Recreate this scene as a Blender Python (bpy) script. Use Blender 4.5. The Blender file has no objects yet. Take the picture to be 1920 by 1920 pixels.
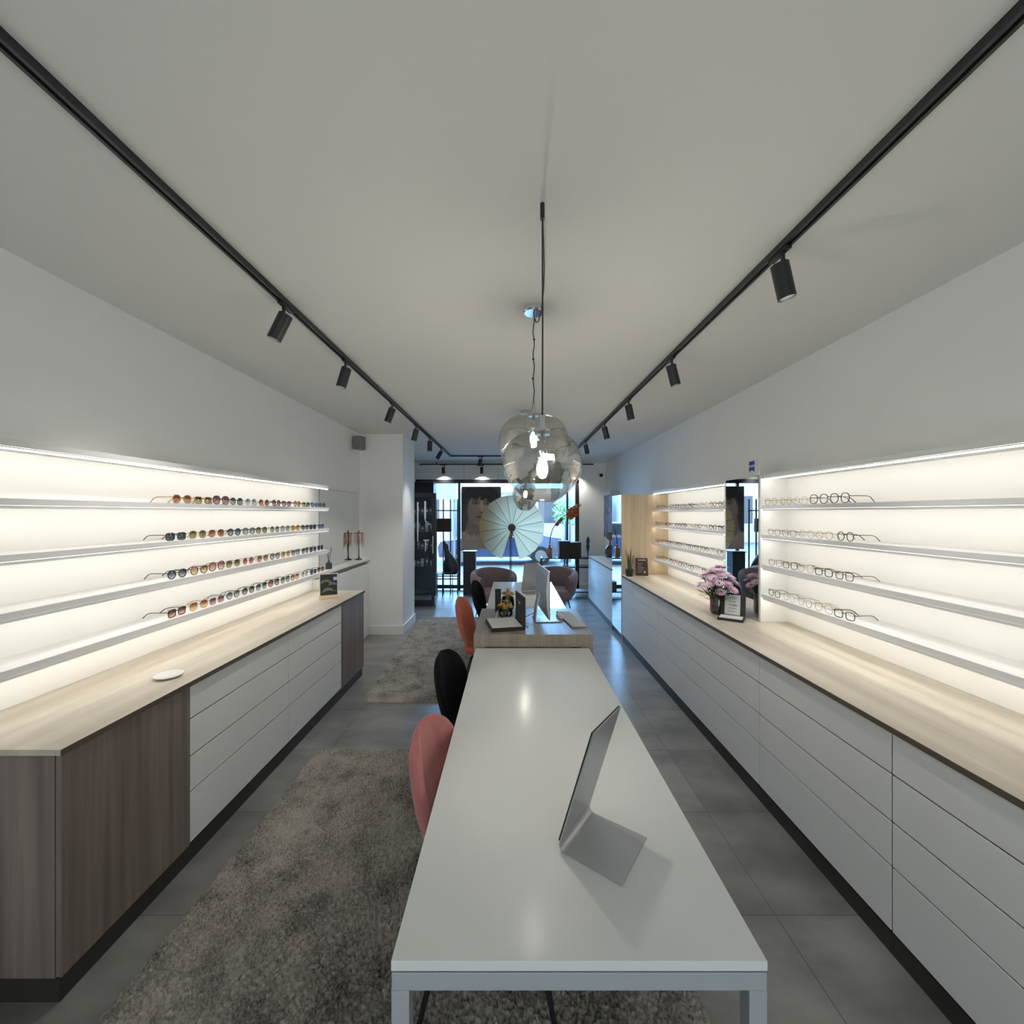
import bpy, math, random
import numpy as np
from mathutils import Vector, Matrix
random.seed(7)
S = bpy.context.scene
C = S.collection
PI = math.pi
EYE = 1.65
F = 770.0

# ---------------------------------------------------------------- camera
cd = bpy.data.cameras.new('camera'); cam = bpy.data.objects.new('camera', cd); C.objects.link(cam)
cam.location = (0, 0, EYE); cam.rotation_euler = (PI/2, 0, 0)
cd.sensor_width = 36; cd.lens = 36*F/1920; cd.shift_y = 2/1920; cd.clip_start = 0.05
S.camera = cam
S.view_settings.view_transform = 'Standard'; S.view_settings.look = 'None'
S.view_settings.gamma = 1; S.view_settings.use_curve_mapping = False
S.view_settings.exposure = 0.36
S.cycles.max_bounces = 10; S.cycles.diffuse_bounces = 5; S.cycles.glossy_bounces = 5
S.cycles.transmission_bounces = 4; S.cycles.transparent_max_bounces = 32
S.cycles.sample_clamp_indirect = 4; S.cycles.caustics_reflective = False; S.cycles.caustics_refractive = False
S.cycles.use_denoising = True
# ---------------------------------------------------------------- daylight: a cool bright street sky in front, an added neutral fill sky behind
W = bpy.data.worlds.new('sky'); S.world = W; W.use_nodes = True
nt = W.node_tree; nt.nodes.clear()
wo = nt.nodes.new('ShaderNodeOutputWorld'); bg = nt.nodes.new('ShaderNodeBackground')
tc = nt.nodes.new('ShaderNodeTexCoord'); sx = nt.nodes.new('ShaderNodeSeparateXYZ')
mr = nt.nodes.new('ShaderNodeMapRange'); mr.inputs[1].default_value = -0.3; mr.inputs[2].default_value = 0.3
mx = nt.nodes.new('ShaderNodeMix'); mx.data_type = 'RGBA'
SKY_FILL = (0.90, 0.95, 0.97); SKY_FRONT = (0.26, 0.56, 1.0); SKY_FILL_S = 2.5; SKY_FRONT_S = 25.0
mx.inputs[6].default_value = tuple(c*SKY_FILL_S for c in SKY_FILL) + (1,)
mx.inputs[7].default_value = tuple(c*SKY_FRONT_S for c in SKY_FRONT) + (1,)
nt.links.new(tc.outputs['Generated'], sx.inputs[0]); nt.links.new(sx.outputs[1], mr.inputs[0])
nt.links.new(mr.outputs[0], mx.inputs[0]); nt.links.new(mx.outputs[2], bg.inputs[0]); nt.links.new(bg.outputs[0], wo.inputs[0])
LED_S = 13.6; SPOT_W = 26.0; BULB_S = 480.0

# ---------------------------------------------------------------- materials
def new_mat(name):
    m = bpy.data.materials.new(name); m.use_nodes = True
    n = m.node_tree; b = n.nodes['Principled BSDF']
    return m, n, b
def plain(name, col, rough=0.5, metal=0.0, spec=None, noise=0.0, scale=8.0, bump=0.0, sheen=0.0, coat=0.0):
    m, n, b = new_mat(name)
    b.inputs['Base Color'].default_value = (*col, 1); b.inputs['Roughness'].default_value = rough
    b.inputs['Metallic'].default_value = metal
    if spec is not None: b.inputs['Specular IOR Level'].default_value = spec
    if sheen: b.inputs['Sheen Weight'].default_value = sheen
    if coat: b.inputs['Coat Weight'].default_value = coat
    if noise or bump:
        t = n.nodes.new('ShaderNodeTexCoord'); z = n.nodes.new('ShaderNodeTexNoise')
        z.inputs['Scale'].default_value = scale; z.inputs['Detail'].default_value = 5
        n.links.new(t.outputs['Object'], z.inputs['Vector'])
        if noise:
            k = n.nodes.new('ShaderNodeMix'); k.data_type = 'RGBA'
            k.inputs[6].default_value = (*[c*(1-noise) for c in col], 1); k.inputs[7].default_value = (*[min(1, c*(1+noise)) for c in col], 1)
            n.links.new(z.outputs['Fac'], k.inputs[0]); n.links.new(k.outputs[2], b.inputs['Base Color'])
        if bump:
            u = n.nodes.new('ShaderNodeBump'); u.inputs['Strength'].default_value = bump; u.inputs['Distance'].default_value = 0.01
            n.links.new(z.outputs['Fac'], u.inputs['Height']); n.links.new(u.outputs[0], b.inputs['Normal'])
    return m
def wood(name, c1, c2, scl, rough=0.45):
    m, n, b = new_mat(name)
    t = n.nodes.new('ShaderNodeTexCoord'); mp = n.nodes.new('ShaderNodeMapping'); mp.inputs['Scale'].default_value = scl
    z = n.nodes.new('ShaderNodeTexNoise'); z.inputs['Scale'].default_value = 1; z.inputs['Detail'].default_value = 6; z.inputs['Roughness'].default_value = 0.6
    r = n.nodes.new('ShaderNodeValToRGB'); r.color_ramp.elements[0].position = 0.32; r.color_ramp.elements[1].position = 0.68
    r.color_ramp.elements[0].color = (*c1, 1); r.color_ramp.elements[1].color = (*c2, 1)
    n.links.new(t.outputs['Object'], mp.inputs[0]); n.links.new(mp.outputs[0], z.inputs['Vector'])
    n.links.new(z.outputs['Fac'], r.inputs[0]); n.links.new(r.outputs[0], b.inputs['Base Color'])
    b.inputs['Roughness'].default_value = rough
    return m
def emit(name, col, s):
    m = bpy.data.materials.new(name); m.use_nodes = True; n = m.node_tree; n.nodes.clear()
    o = n.nodes.new('ShaderNodeOutputMaterial'); e = n.nodes.new('ShaderNodeEmission')
    e.inputs[0].default_value = (*col, 1); e.inputs[1].default_value = s; n.links.new(e.outputs[0], o.inputs[0])
    return m
def seethrough(name, tint, gloss=0.1, rough=0.0, glosscol=(1, 1, 1), fresnel=False, tint_top=None, gloss_top=None, lo=0.0, hi=1.0):
    """tinted clear sheet: transparent mixed with a mirror coat; an optional second tint runs from bottom to top"""
    m = bpy.data.materials.new(name); m.use_nodes = True; n = m.node_tree; n.nodes.clear()
    o = n.nodes.new('ShaderNodeOutputMaterial'); t = n.nodes.new('ShaderNodeBsdfTransparent'); g = n.nodes.new('ShaderNodeBsdfGlossy')
    k = n.nodes.new('ShaderNodeMixShader')
    t.inputs[0].default_value = (*tint, 1); g.inputs[0].default_value = (*glosscol, 1); g.inputs[1].default_value = rough
    k.inputs[0].default_value = gloss
    if tint_top is not None:
        c = n.nodes.new('ShaderNodeTexCoord'); s = n.nodes.new('ShaderNodeSeparateXYZ'); r = n.nodes.new('ShaderNodeMapRange')
        r.inputs[1].default_value = lo; r.inputs[2].default_value = hi; r.interpolation_type = 'SMOOTHSTEP'
        x = n.nodes.new('ShaderNodeMix'); x.data_type = 'RGBA'; x.inputs[6].default_value = (*tint, 1); x.inputs[7].default_value = (*tint_top, 1)
        n.links.new(c.outputs['Generated'], s.inputs[0]); n.links.new(s.outputs[2], r.inputs[0]); n.links.new(r.outputs[0], x.inputs[0])
        n.links.new(x.outputs[2], t.inputs[0])
        if gloss_top is not None:
            q = n.nodes.new('ShaderNodeMapRange'); q.inputs[1].default_value = lo; q.inputs[2].default_value = hi
            q.inputs[3].default_value = gloss; q.inputs[4].default_value = gloss_top
            n.links.new(s.outputs[2], q.inputs[0]); n.links.new(q.outputs[0], k.inputs[0])
    if fresnel:
        fr = n.nodes.new('ShaderNodeFresnel'); fr.inputs[0].default_value = 1.35; n.links.new(fr.outputs[0], k.inputs[0])
    n.links.new(t.outputs[0], k.inputs[1]); n.links.new(g.outputs[0], k.inputs[2]); n.links.new(k.outputs[0], o.inputs[0])
    return m
def velvet(name, col):
    return plain(name, col, rough=0.85, noise=0.18, scale=22, sheen=0.22, spec=0.15)

M = {}
M['wall'] = plain('white wall paint', (0.87, 0.87, 0.86), 0.8, noise=0.02, scale=3, bump=0.03)
M['ceil'] = plain('white ceiling paint', (0.79, 0.785, 0.76), 0.85)
M['white'] = plain('white lacquer', (0.80, 0.80, 0.79), 0.35)
M['drawer'] = plain('drawer laminate', (0.80, 0.80, 0.78), 0.45)
M['cream'] = plain('cream shelf back', (0.90, 0.885, 0.84), 0.6)
M['table'] = plain('table laminate', (0.78, 0.79, 0.775), 0.18, spec=0.14)
M['tableframe'] = plain('powder coated steel', (0.42, 0.445, 0.47), 0.4)
M['oak'] = wood('pale oak worktop', (0.42, 0.365, 0.29), (0.60, 0.55, 0.47), (9, 0.7, 9), 0.4)
M['oakv'] = wood('pale oak panel', (0.42, 0.31, 0.19), (0.58, 0.47, 0.33), (16, 16, 0.8), 0.5)
M['greywood'] = wood('grey brown wood front', (0.13, 0.10, 0.085), (0.25, 0.20, 0.17), (22, 22, 0.7), 0.5)
M['desk'] = wood('taupe wood desk', (0.25, 0.21, 0.165), (0.38, 0.32, 0.26), (30, 1.5, 1.2), 0.35)
M['edge'] = plain('dark worktop edge', (0.10, 0.08, 0.06), 0.5)
M['plinth'] = plain('dark plinth', (0.030, 0.027, 0.022), 0.5)
M['black'] = plain('black metal', (0.012, 0.013, 0.016), 0.4)
M['blackmat'] = plain('matt black card', (0.015, 0.015, 0.016), 0.7)
M['alu'] = plain('brushed aluminium', (0.50, 0.51, 0.52), 0.38, metal=0.75)
M['chrome'] = plain('chrome', (0.8, 0.8, 0.82), 0.08, metal=1.0)
M['mirror'] = plain('mirror', (0.86, 0.88, 0.88), 0.0, metal=1.0)
M['greyplastic'] = plain('grey plastic', (0.20, 0.20, 0.20), 0.5)
M['pink'] = velvet('rose velvet', (0.47, 0.165, 0.155))
M['coral'] = velvet('coral velvet', (0.52, 0.13, 0.07))
M['blackvel'] = plain('black velvet', (0.006, 0.0065, 0.008), rough=0.8, spec=0.15, noise=0.3, scale=20)
M['mauve'] = velvet('mauve velvet', (0.23, 0.17, 0.175))
M['led'] = emit('warm white led', (1.0, 0.965, 0.895), LED_S)
M['bulb'] = emit('bulb glow', (1.0, 0.94, 0.84), BULB_S)
M['spotface'] = emit('spotlight lens glow', (1.0, 0.95, 0.86), 12.0)
M['glass'] = seethrough('window glass', (0.94, 0.97, 0.98), fresnel=True)
M['smoke'] = seethrough('smoked mirror glass', (0.80, 0.82, 0.82), 0.70, 0.0, (0.95, 0.95, 0.93), tint_top=(0.68, 0.66, 0.61), gloss_top=0.22, lo=0.25, hi=0.85)
M['paper'] = plain('white card', (0.75, 0.75, 0.72), 0.7)
M['leaf'] = plain('leaf green', (0.035, 0.075, 0.02), 0.5, noise=0.4, scale=30)
M['petal'] = plain('lilac pink petals', (0.78, 0.56, 0.70), 0.6, noise=0.2, scale=40)
M['petal2'] = plain('pale lilac petals', (0.85, 0.68, 0.78), 0.6, noise=0.15, scale=40)
M['petaldark'] = plain('magenta flower heart', (0.35, 0.06, 0.25), 0.6)
M['yellow'] = plain('golden petals', (0.62, 0.36, 0.04), 0.6, noise=0.3, scale=60)
M['orange'] = plain('orange petals', (0.60, 0.18, 0.05), 0.6, noise=0.3, scale=40)
M['amber'] = plain('amber glass', (0.33, 0.12, 0.012), 0.12, coat=0.5)
M['rattan'] = plain('dark brown box', (0.035, 0.022, 0.013), 0.7, noise=0.4, scale=60)
M['blue'] = plain('cobalt blue print', (0.015, 0.03, 0.30), 0.4)
M['pale_blue'] = plain('pale blue print', (0.45, 0.55, 0.80), 0.4)

# ---------------------------------------------------------------- mesh helper
class MB:
    def __init__(s): s.v = []; s.f = []
    def add(s, vs, fs):
        o = len(s.v); s.v += [tuple(p) for p in vs]; s.f += [tuple(i+o for i in q) for q in fs]; return s
    def box(s, x0, x1, y0, y1, z0, z1):
        return s.add([(x0,y0,z0),(x1,y0,z0),(x1,y1,z0),(x0,y1,z0),(x0,y0,z1),(x1,y0,z1),(x1,y1,z1),(x0,y1,z1)],
                     [(0,3,2,1),(4,5,6,7),(0,1,5,4),(1,2,6,5),(2,3,7,6),(3,0,4,7)])
    def tube(s, pts, r, n=8, cap=True):
        pts = [Vector(p) for p in pts]; k = len(pts); rs = r if isinstance(r, (list, tuple)) else [r]*k
        vs = []; fs = []; ref = None
        for i, p in enumerate(pts):
            d = (pts[min(i+1, k-1)] - pts[max(i-1, 0)])
            d = d.normalized() if d.length > 1e-9 else Vector((0, 0, 1))
            if ref is None:
                ref = Vector((0, 0, 1)) if abs(d.z) < 0.9 else Vector((1, 0, 0))
            a = (ref - d*ref.dot(d)).normalized(); b = d.cross(a); ref = a
            for j in range(n):
                t = 2*PI*j/n; vs.append(p + (a*math.cos(t) + b*math.sin(t))*rs[i])
        for i in range(k-1):
            for j in range(n):
                fs.append((i*n+j, i*n+(j+1) % n, (i+1)*n+(j+1) % n, (i+1)*n+j))
        if cap: fs += [tuple(range(n-1, -1, -1)), tuple((k-1)*n+j for j in range(n))]
        return s.add(vs, fs)
    def loop(s, pts, r, n=6):
        """closed tube"""
        pts = [Vector(p) for p in pts]; k = len(pts); vs = []; fs = []
        nrm = Vector((0, 0, 0))
        for i in range(k): nrm += (pts[i]).cross(pts[(i+1) % k])
        c = sum(pts, Vector())/k
        nrm = Vector((0, 0, 0))
        for i in range(k): nrm += (pts[i]-c).cross(pts[(i+1) % k]-c)
        nrm.normalize()
        for i, p in enumerate(pts):
            d = (pts[(i+1) % k]-pts[i-1]).normalized(); b = d.cross(nrm)
            for j in range(n):
                t = 2*PI*j/n; vs.append(p + (nrm*math.cos(t)+b*math.sin(t))*r)
        for i in range(k):
            for j in range(n):
                i2 = (i+1) % k
                fs.append((i*n+j, i*n+(j+1) % n, i2*n+(j+1) % n, i2*n+j))
        return s.add(vs, fs)
    def lathe(s, prof, n=24, c=(0, 0), close=True):
        vs = []; fs = []; k = len(prof)
        for r, z in prof:
            for j in range(n):
                t = 2*PI*j/n; vs.append((c[0]+r*math.cos(t), c[1]+r*math.sin(t), z))
        for i in range(k-1):
            for j in range(n): fs.append((i*n+j, i*n+(j+1) % n, (i+1)*n+(j+1) % n, (i+1)*n+j))
        if close: fs += [tuple(range(n-1, -1, -1)), tuple((k-1)*n+j for j in range(n))]
        return s.add(vs, fs)
    def sheet(s, P, closed_u=False):
        """P[i][j] points"""
        a = len(P); b = len(P[0]); vs = [p for r in P for p in r]; fs = []
        for i in range(a-1):
            for j in range(b if closed_u else b-1):
                fs.append((i*b+j, i*b+(j+1) % b, (i+1)*b+(j+1) % b, (i+1)*b+j))
        return s.add(vs, fs)
    def prism(s, poly, axis, lo, hi):
        """polygon (a,b) pulled along an axis: 'x' -> (lo..hi, a, b), 'y' -> (a, lo..hi, b), 'z' -> (a, b, lo..hi)"""
        def P(a, b, t): return {'x': (t, a, b), 'y': (a, t, b), 'z': (a, b, t)}[axis]
        n = len(poly); vs = [P(a, b, lo) for a, b in poly] + [P(a, b, hi) for a, b in poly]
        fs = [tuple(range(n-1, -1, -1)), tuple(range(n, 2*n))] + [(i, (i+1) % n, n+(i+1) % n, n+i) for i in range(n)]
        return s.add(vs, fs)
    def xf(s, mat):
        s.v = [tuple(mat @ Vector(p)) for p in s.v]; return s
    def mesh(s, name, mats=None, smooth=False):
        me = bpy.data.meshes.new(name); me.from_pydata([tuple(p) for p in s.v], [], s.f)
        for m in (mats if isinstance(mats, (list, tuple)) else [mats]):
            if m is not None: me.materials.append(m)
        import bmesh
        b = bmesh.new(); b.from_mesh(me); bmesh.ops.recalc_face_normals(b, faces=b.faces); b.to_mesh(me); b.free()
        if smooth: me.polygons.foreach_set('use_smooth', [True]*len(me.polygons))
        return me
    def build(s, name, m, parent=None, smooth=False, bevel=0.0, seg=2, loc=None, rot=None):
        o = bpy.data.objects.new(name, s.mesh(name, m, smooth)); C.objects.link(o)
        if parent is not None: o.parent = parent
        if loc is not None: o.location = loc
        if rot is not None: o.rotation_euler = rot
        if bevel:
            w = o.modifiers.new('bevel', 'BEVEL'); w.width = bevel; w.segments = seg; w.limit_method = 'ANGLE'; w.harden_normals = False
        if smooth and bevel: pass
        return o
def tag(o, label, cat, group=None, kind=None):
    o['label'] = label; o['category'] = cat
    if group: o['group'] = group
    if kind: o['kind'] = kind
    return o
def thing(name, label, cat, loc=(0, 0, 0), rz=0.0, group=None):
    o = bpy.data.objects.new(name, None); C.objects.link(o); o.empty_display_size = 0.05
    o.location = loc; o.rotation_euler = (0, 0, rz)
    return tag(o, label, cat, group)
def struct(name, mb, m, label, cat, **k):
    o = mb.build(name, m, **k); o['kind'] = 'structure'; o['label'] = label; o['category'] = cat
    return o
def autosmooth(o, ang=35):
    me = o.data; me.polygons.foreach_set('use_smooth', [True]*len(me.polygons))
    try: me.set_sharp_from_angle(angle=math.radians(ang))
    except Exception: pass
    return o
def dup(root, loc, rz, label, group=None):
    r = root.copy(); C.objects.link(r); r.location = loc; r.rotation_euler = (0, 0, rz); r['label'] = label
    if group: r['group'] = group
    for ch in list(root.children):
        c = ch.copy(); C.objects.link(c); c.parent = r
        for g in list(ch.children):
            d = g.copy(); C.objects.link(d); d.parent = c
    return r
ORD = ['first', 'second', 'third', 'fourth', 'fifth', 'sixth', 'seventh', 'eighth', 'ninth', 'tenth', 'eleventh', 'twelfth']

# ---------------------------------------------------------------- the room
XL, XR, YF, YB, HC = -2.06, 2.02, 8.80, -3.0, 2.72
def floor_mat():
    m, n, b = new_mat('concrete look floor tiles')
    t = n.nodes.new('ShaderNodeTexCoord'); mp = n.nodes.new('ShaderNodeMapping'); mp.inputs['Location'].default_value = (0.09, 0.07, 0)
    br = n.nodes.new('ShaderNodeTexBrick'); br.offset = 0.0; br.squash = 1.0
    br.inputs['Scale'].default_value = 1.0; br.inputs['Brick Width'].default_value = 1.17; br.inputs['Row Height'].default_value = 0.585
    br.inputs['Mortar Size'].default_value = 0.003; br.inputs['Mortar Smooth'].default_value = 0.3
    br.inputs['Color1'].default_value = (0.235, 0.228, 0.217, 1); br.inputs['Color2'].default_value = (0.305, 0.298, 0.282, 1)
    br.inputs['Mortar'].default_value = (0.15, 0.145, 0.14, 1)
    z = n.nodes.new('ShaderNodeTexNoise'); z.inputs['Scale'].default_value = 2.2; z.inputs['Detail'].default_value = 6; z.inputs['Roughness'].default_value = 0.55; z.inputs['Distortion'].default_value = 0.0
    mp2 = n.nodes.new('ShaderNodeMapping'); mp2.inputs['Scale'].default_value = (1.0, 1.9, 1); mp2.inputs['Location'].default_value = (5.3, 2.1, 0.37)
    r = n.nodes.new('ShaderNodeValToRGB'); r.color_ramp.interpolation = 'B_SPLINE'
    r.color_ramp.elements[0].position = 0.32; r.color_ramp.elements[0].color = (0.36, 0.36, 0.36, 1)
    r.color_ramp.elements[1].position = 0.70; r.color_ramp.elements[1].color = (1, 1, 1, 1)
    k = n.nodes.new('ShaderNodeMix'); k.data_type = 'RGBA'; k.blend_type = 'MULTIPLY'; k.inputs[0].default_value = 1
    n.links.new(t.outputs['Object'], mp.inputs[0]); n.links.new(mp.outputs[0], br.inputs['Vector'])
    n.links.new(t.outputs['Object'], mp2.inputs[0]); n.links.new(mp2.outputs[0], z.inputs['Vector']); n.links.new(z.outputs['Fac'], r.inputs[0])
    n.links.new(br.outputs['Color'], k.inputs[6]); n.links.new(r.outputs[0], k.inputs[7]); n.links.new(k.outputs[2], b.inputs['Base Color'])
    b.inputs['Roughness'].default_value = 0.3
    return m
struct('floor', MB().box(XL-.1, XR+.1, YB-.1, YF+.1, -.1, 0), floor_mat(), 'grey concrete look tiled floor of the shop', 'floor')
struct('ceiling', MB().box(XL-.1, XR+.1, YB-.1, YF+.1, HC, HC+.1), M['ceil'], 'plain off-white ceiling with two black light tracks', 'ceiling')
struct('wall_left', MB().box(XL-.1, XL, YB-.1, YF+.1, 0, HC), M['wall'], 'white left wall above the sunglasses shelves', 'wall')
struct('wall_right', MB().box(XR, XR+.1, YB-.1, YF+.1, 0, HC), M['wall'], 'white right wall above the eyeglasses shelves', 'wall')
WZ = 2.37; WX1 = 1.44
struct('wall_front', MB().box(XL, XR, YF, YF+.1, WZ, HC).box(WX1, XR, YF, YF+.1, 0, WZ), M['wall'], 'white street side wall around the shop window', 'wall')
struct('wall_back', MB().box(XL, XR, YB-.1, YB, 2.45, HC).box(XL, -1.7, YB-.1, YB, 0, 2.45).box(1.7, XR, YB-.1, YB, 0, 2.45), M['wall'], 'white back wall with an added wide fill window', 'wall')
wb = MB()  # unseen rear window, added to let fill light into the room
for a, b_ in ((-1.7, -1.64), (-.03, .03), (1.64, 1.7)): wb.box(a, b_, YB-.08, YB-.02, 0, 2.45)
wb.box(-1.7, 1.7, YB-.08, YB-.02, 2.39, 2.45).box(-1.7, 1.7, YB-.08, YB-.02, 0, .06)
w2 = struct('window_fill', wb, M['black'], 'added black framed rear window for fill light', 'window')
MB().box(-1.64, -.03, YB-.055, YB-.045, .06, 2.39).box(.03, 1.64, YB-.055, YB-.045, .06, 2.39).build('pane', M['glass'], w2)
struct('wall_pillar', MB().box(XL, -1.483, 5.57, 6.24, 0, HC), M['wall'], 'white square pillar on the left before the entrance', 'pillar')
struct('baseboard_pillar', MB().box(-1.93, -1.47, 5.555, 5.57, 0, .125).box(-1.483, -1.468, 5.57, 6.25, 0, .125), M['white'], 'white skirting board around the pillar', 'skirting', bevel=.003)
struct('baseboard_left', MB().box(XL, XL+.015, 6.24, YF, 0, .125).box(XL, XL+.015, YB, 1.38, 0, .125), M['white'], 'white skirting board on the left wall', 'skirting')
struct('baseboard_right', MB().box(WX1, XR, YF-.015, YF, 0, .125).box(XR-.015, XR, 7.62, YF, 0, .125).box(XR-.015, XR, YB, .7, 0, .125), M['white'], 'white skirting board in the far right corner', 'skirting')
# shop window
wf = MB()
wf.box(XL, WX1, YF+.01, YF+.09, WZ-.08, WZ).box(XL, WX1, YF+.01, YF+.09, .03, .11)
wf.box(XL, XL+.10, YF+.01, YF+.09, 0, WZ).box(WX1-.08, WX1, YF+.01, YF+.09, 0, WZ).box(-1.16, -1.11, YF+.02, YF+.08, 0, WZ).box(1.17, 1.21, YF+.02, YF+.08, 0, WZ)
w1 = struct('window_1', wf, M['black'], 'black framed shop window onto the street', 'window')
MB().box(XL+.1, -1.16, YF+.045, YF+.052, .11, WZ-.08).build('pane', M['glass'], w1)
MB().box(-1.11, 1.17, YF+.045, YF+.052, .11, WZ-.08).build('pane', M['glass'], w1)
MB().box(1.21, WX1-.08, YF+.045, YF+.052, .11, WZ-.08).build('pane', M['glass'], w1)

# ---------------------------------------------------------------- drawer cabinets
CT = 0.857
DR = [(0.09, 0.333), (0.333, 0.50), (0.50, 0.677), (0.677, 0.833)]
def drawer_unit(side, y0, y1, label, group):
    xf = -1.52 if side < 0 else 1.415; xb = XL if side < 0 else XR
    t = thing('drawer_cabinet', label, 'cabinet', ((xf+xb)/2, (y0+y1)/2, 0), 0, group)
    ox, oy = (xf+xb)/2, (y0+y1)/2; s = -side
    def bx(x0, x1, a, b_, z0, z1): return MB().box(min(x0, x1)-ox, max(x0, x1)-ox, a-oy, b_-oy, z0, z1)
    bx(xf-s*.0075, xb+s*.002, y0+.001, y1-.001, .08, CT-.024).build('carcass', M['plinth'], t)
    bx(xf-s*.006, xb+s*.02, y0+.0005, y1-.0005, 0, .08).build('plinth', M['plinth'], t)
    for z0, z1 in DR: bx(xf, xf-s*.007, y0+.003, y1-.003, z0+.003, z1-.003).build('drawer', M['drawer'], t, bevel=.001, seg=1)
    return t
def panel_unit(side, y0, y1, label, group):
    xf = -1.52 if side < 0 else 1.415; xb = XL if side < 0 else XR
    ox, oy = (xf+xb)/2, (y0+y1)/2; s = -side
    t = thing('wood_fronted_cabinet', label, 'cabinet', (ox, oy, 0), 0, group)
    def bx(x0, x1, a, b_, z0, z1): return MB().box(min(x0, x1)-ox, max(x0, x1)-ox, a-oy, b_-oy, z0, z1)
    bx(xf-s*.022, xb+s*.002, y0, y1, .08, CT-.024).build('carcass', M['greywood'], t)
    bx(xf-s*.006, xb+s*.02, y0, y1-(.03 if y0 > 3 else 0), 0, .08).build('plinth', M['plinth'], t)
    bx(xf, xf-s*.02, y0+.001, y1-.001, .082, CT-.024).build('door', M['greywood'], t, bevel=.001, seg=1)
    return t
g = 'drawer cabinets under the left worktop'
drawer_unit(-1, 1.938, 2.793, 'white handleless four-drawer cabinet, nearer one under the sunglasses shelves', g)
drawer_unit(-1, 2.793, 3.657, 'white handleless four-drawer cabinet, farther one under the sunglasses shelves', g)
g = 'grey wood cabinets at the ends of the left worktop'
panel_unit(-1, 1.385, 1.938, 'grey-brown wood fronted cabinet at the near end of the left worktop', g)
panel_unit(-1, 3.657, 4.21, 'grey-brown wood fronted cabinet at the far end of the left worktop', g)
g = 'drawer cabinets under the right worktop'
nm = ['nearest', 'second nearest', 'third nearest', 'fourth nearest', 'fifth nearest']
for i in range(5):
    drawer_unit(1, .71+.82*i, 1.53+.82*i, f'white handleless four-drawer cabinet under the right worktop, {nm[i]} of the row', g)
t = drawer_unit(1, 4.81, 5.285, 'narrow white four-drawer cabinet under the right worktop, against the tall mirrored cupboard', g)
g = 'low cabinets beyond the mirrored cupboard'
drawer_unit(1, 5.80, 6.70, 'low white drawer cabinet just beyond the tall mirrored cupboard', g)
drawer_unit(1, 6.70, 7.60, 'low white drawer cabinet nearest the shop window on the right', g)

def worktop(x0, x1, y0, y1, front, label):
    t = thing('worktop', label, 'worktop', ((x0+x1)/2, (y0+y1)/2, CT-.022))
    ox, oy = (x0+x1)/2, (y0+y1)/2
    MB().box(x0-ox, x1-ox, y0-oy, y1-oy, .002, .022).build('board', M['oak'], t)
    fx = x0-ox-.003 if front < 0 else x1-ox
    MB().box(fx, fx+.003, y0-oy, y1-oy, 0, .022).build('edge_band', M['edge'], t)
worktop(XL+.001, -1.512, 1.375, 4.215, 1, 'pale oak worktop under the sunglasses shelves on the left')
worktop(1.407, XR-.001, .70, 5.285, -1, 'long pale oak worktop under the eyeglasses shelves on the right')
worktop(1.407, XR-.001, 5.80, 7.605, -1, 'oak worktop of the low cabinets beyond the mirrored cupboard')

# tall cupboard with a wood flank and a mirror door
t = thing('tall_cupboard', 'tall oak sided cupboard with a full-height mirror door, beyond the right shelves', 'cupboard', (1.72, 5.545, 0))
def L(mb): return mb.xf(Matrix.Translation((-1.72, -5.545, 0)))
L(MB().box(1.432, XR-.002, 5.31, 5.795, .08, 1.888)).build('carcass', M['white'], t)
L(MB().box(1.416, XR-.002, 5.287, 5.309, .0, 1.89)).build('side_panel', M['oakv'], t)
L(MB().box(1.432, XR-.02, 5.31, 5.79, 0, .08)).build('plinth', M['plinth'], t)
L(MB().box(1.413, 1.431, 5.31, 5.795, .085, 1.888)).build('mirror_door', M['mirror'], t)

# ---------------------------------------------------------------- lit wall shelves
SH = [1.065, 1.279, 1.494, 1.705]; TOPZ = (1.90, 1.928); BT = 0.026
def shelf_unit(side, xf, y0, y1, label, ends=()):
    """ends: side panels, given as (y, 'n'/'f')"""
    xb = XL if side < 0 else XR; s = -side
    oy = (y0+y1)/2
    t = thing('wall_shelf_unit', label, 'shelf unit', (xb, oy, CT))
    def bx(x0, x1, a, b_, z0, z1): return MB().box(min(x0, x1)-xb, max(x0, x1)-xb, a-oy, b_-oy, z0-CT, z1-CT)
    bx(xb+s*.001, xb+s*.012, y0, y1, CT+.001, TOPZ[0]).build('back_panel', M['cream'], t)
    for k, z in enumerate(SH + [TOPZ[1]]):
        th = BT if k < 4 else TOPZ[1]-TOPZ[0]
        b = bx(xf, xb+s*.012, y0, y1, z-th, z).build('shelf_board' if k < 4 else 'top_board', M['white'], t)
        def sl(poly): return MB().prism([(xf-s*a-xb, z-th-CT-d) for a, d in poly], 'y', y0+.02-oy, y1-.02-oy)
        lp = .006 if k == 4 else .0122
        sl([(.0, .0005), (.0, lp), (.003, lp), (.003, .0005)]).build('led_profile', M['white'], b)
        sl([(.0035, .0008), (.0035, .0120), (.0140, .0008)]).build('led_strip', M['led'], b)
    for y in ends:
        bx(xf+s*.003, xb+s*.001, y-.009, y+.009, CT+.001, TOPZ[1]).build('side_panel', M['cream'], t)
    return t
shelf_unit(-1, -1.875, 1.30, 4.21, 'lit white wall shelves with sunglasses along the left wall')
shelf_unit(1, 1.81, 1.20, 2.985, 'lit white wall shelves with eyeglasses, near the camera on the right', (2.994,))
shelf_unit(1, 1.81, 3.49, 5.285, 'lit white wall shelves with eyeglasses between mirror panel and oak cupboard', (3.481,))
MROT = -.0075
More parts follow.
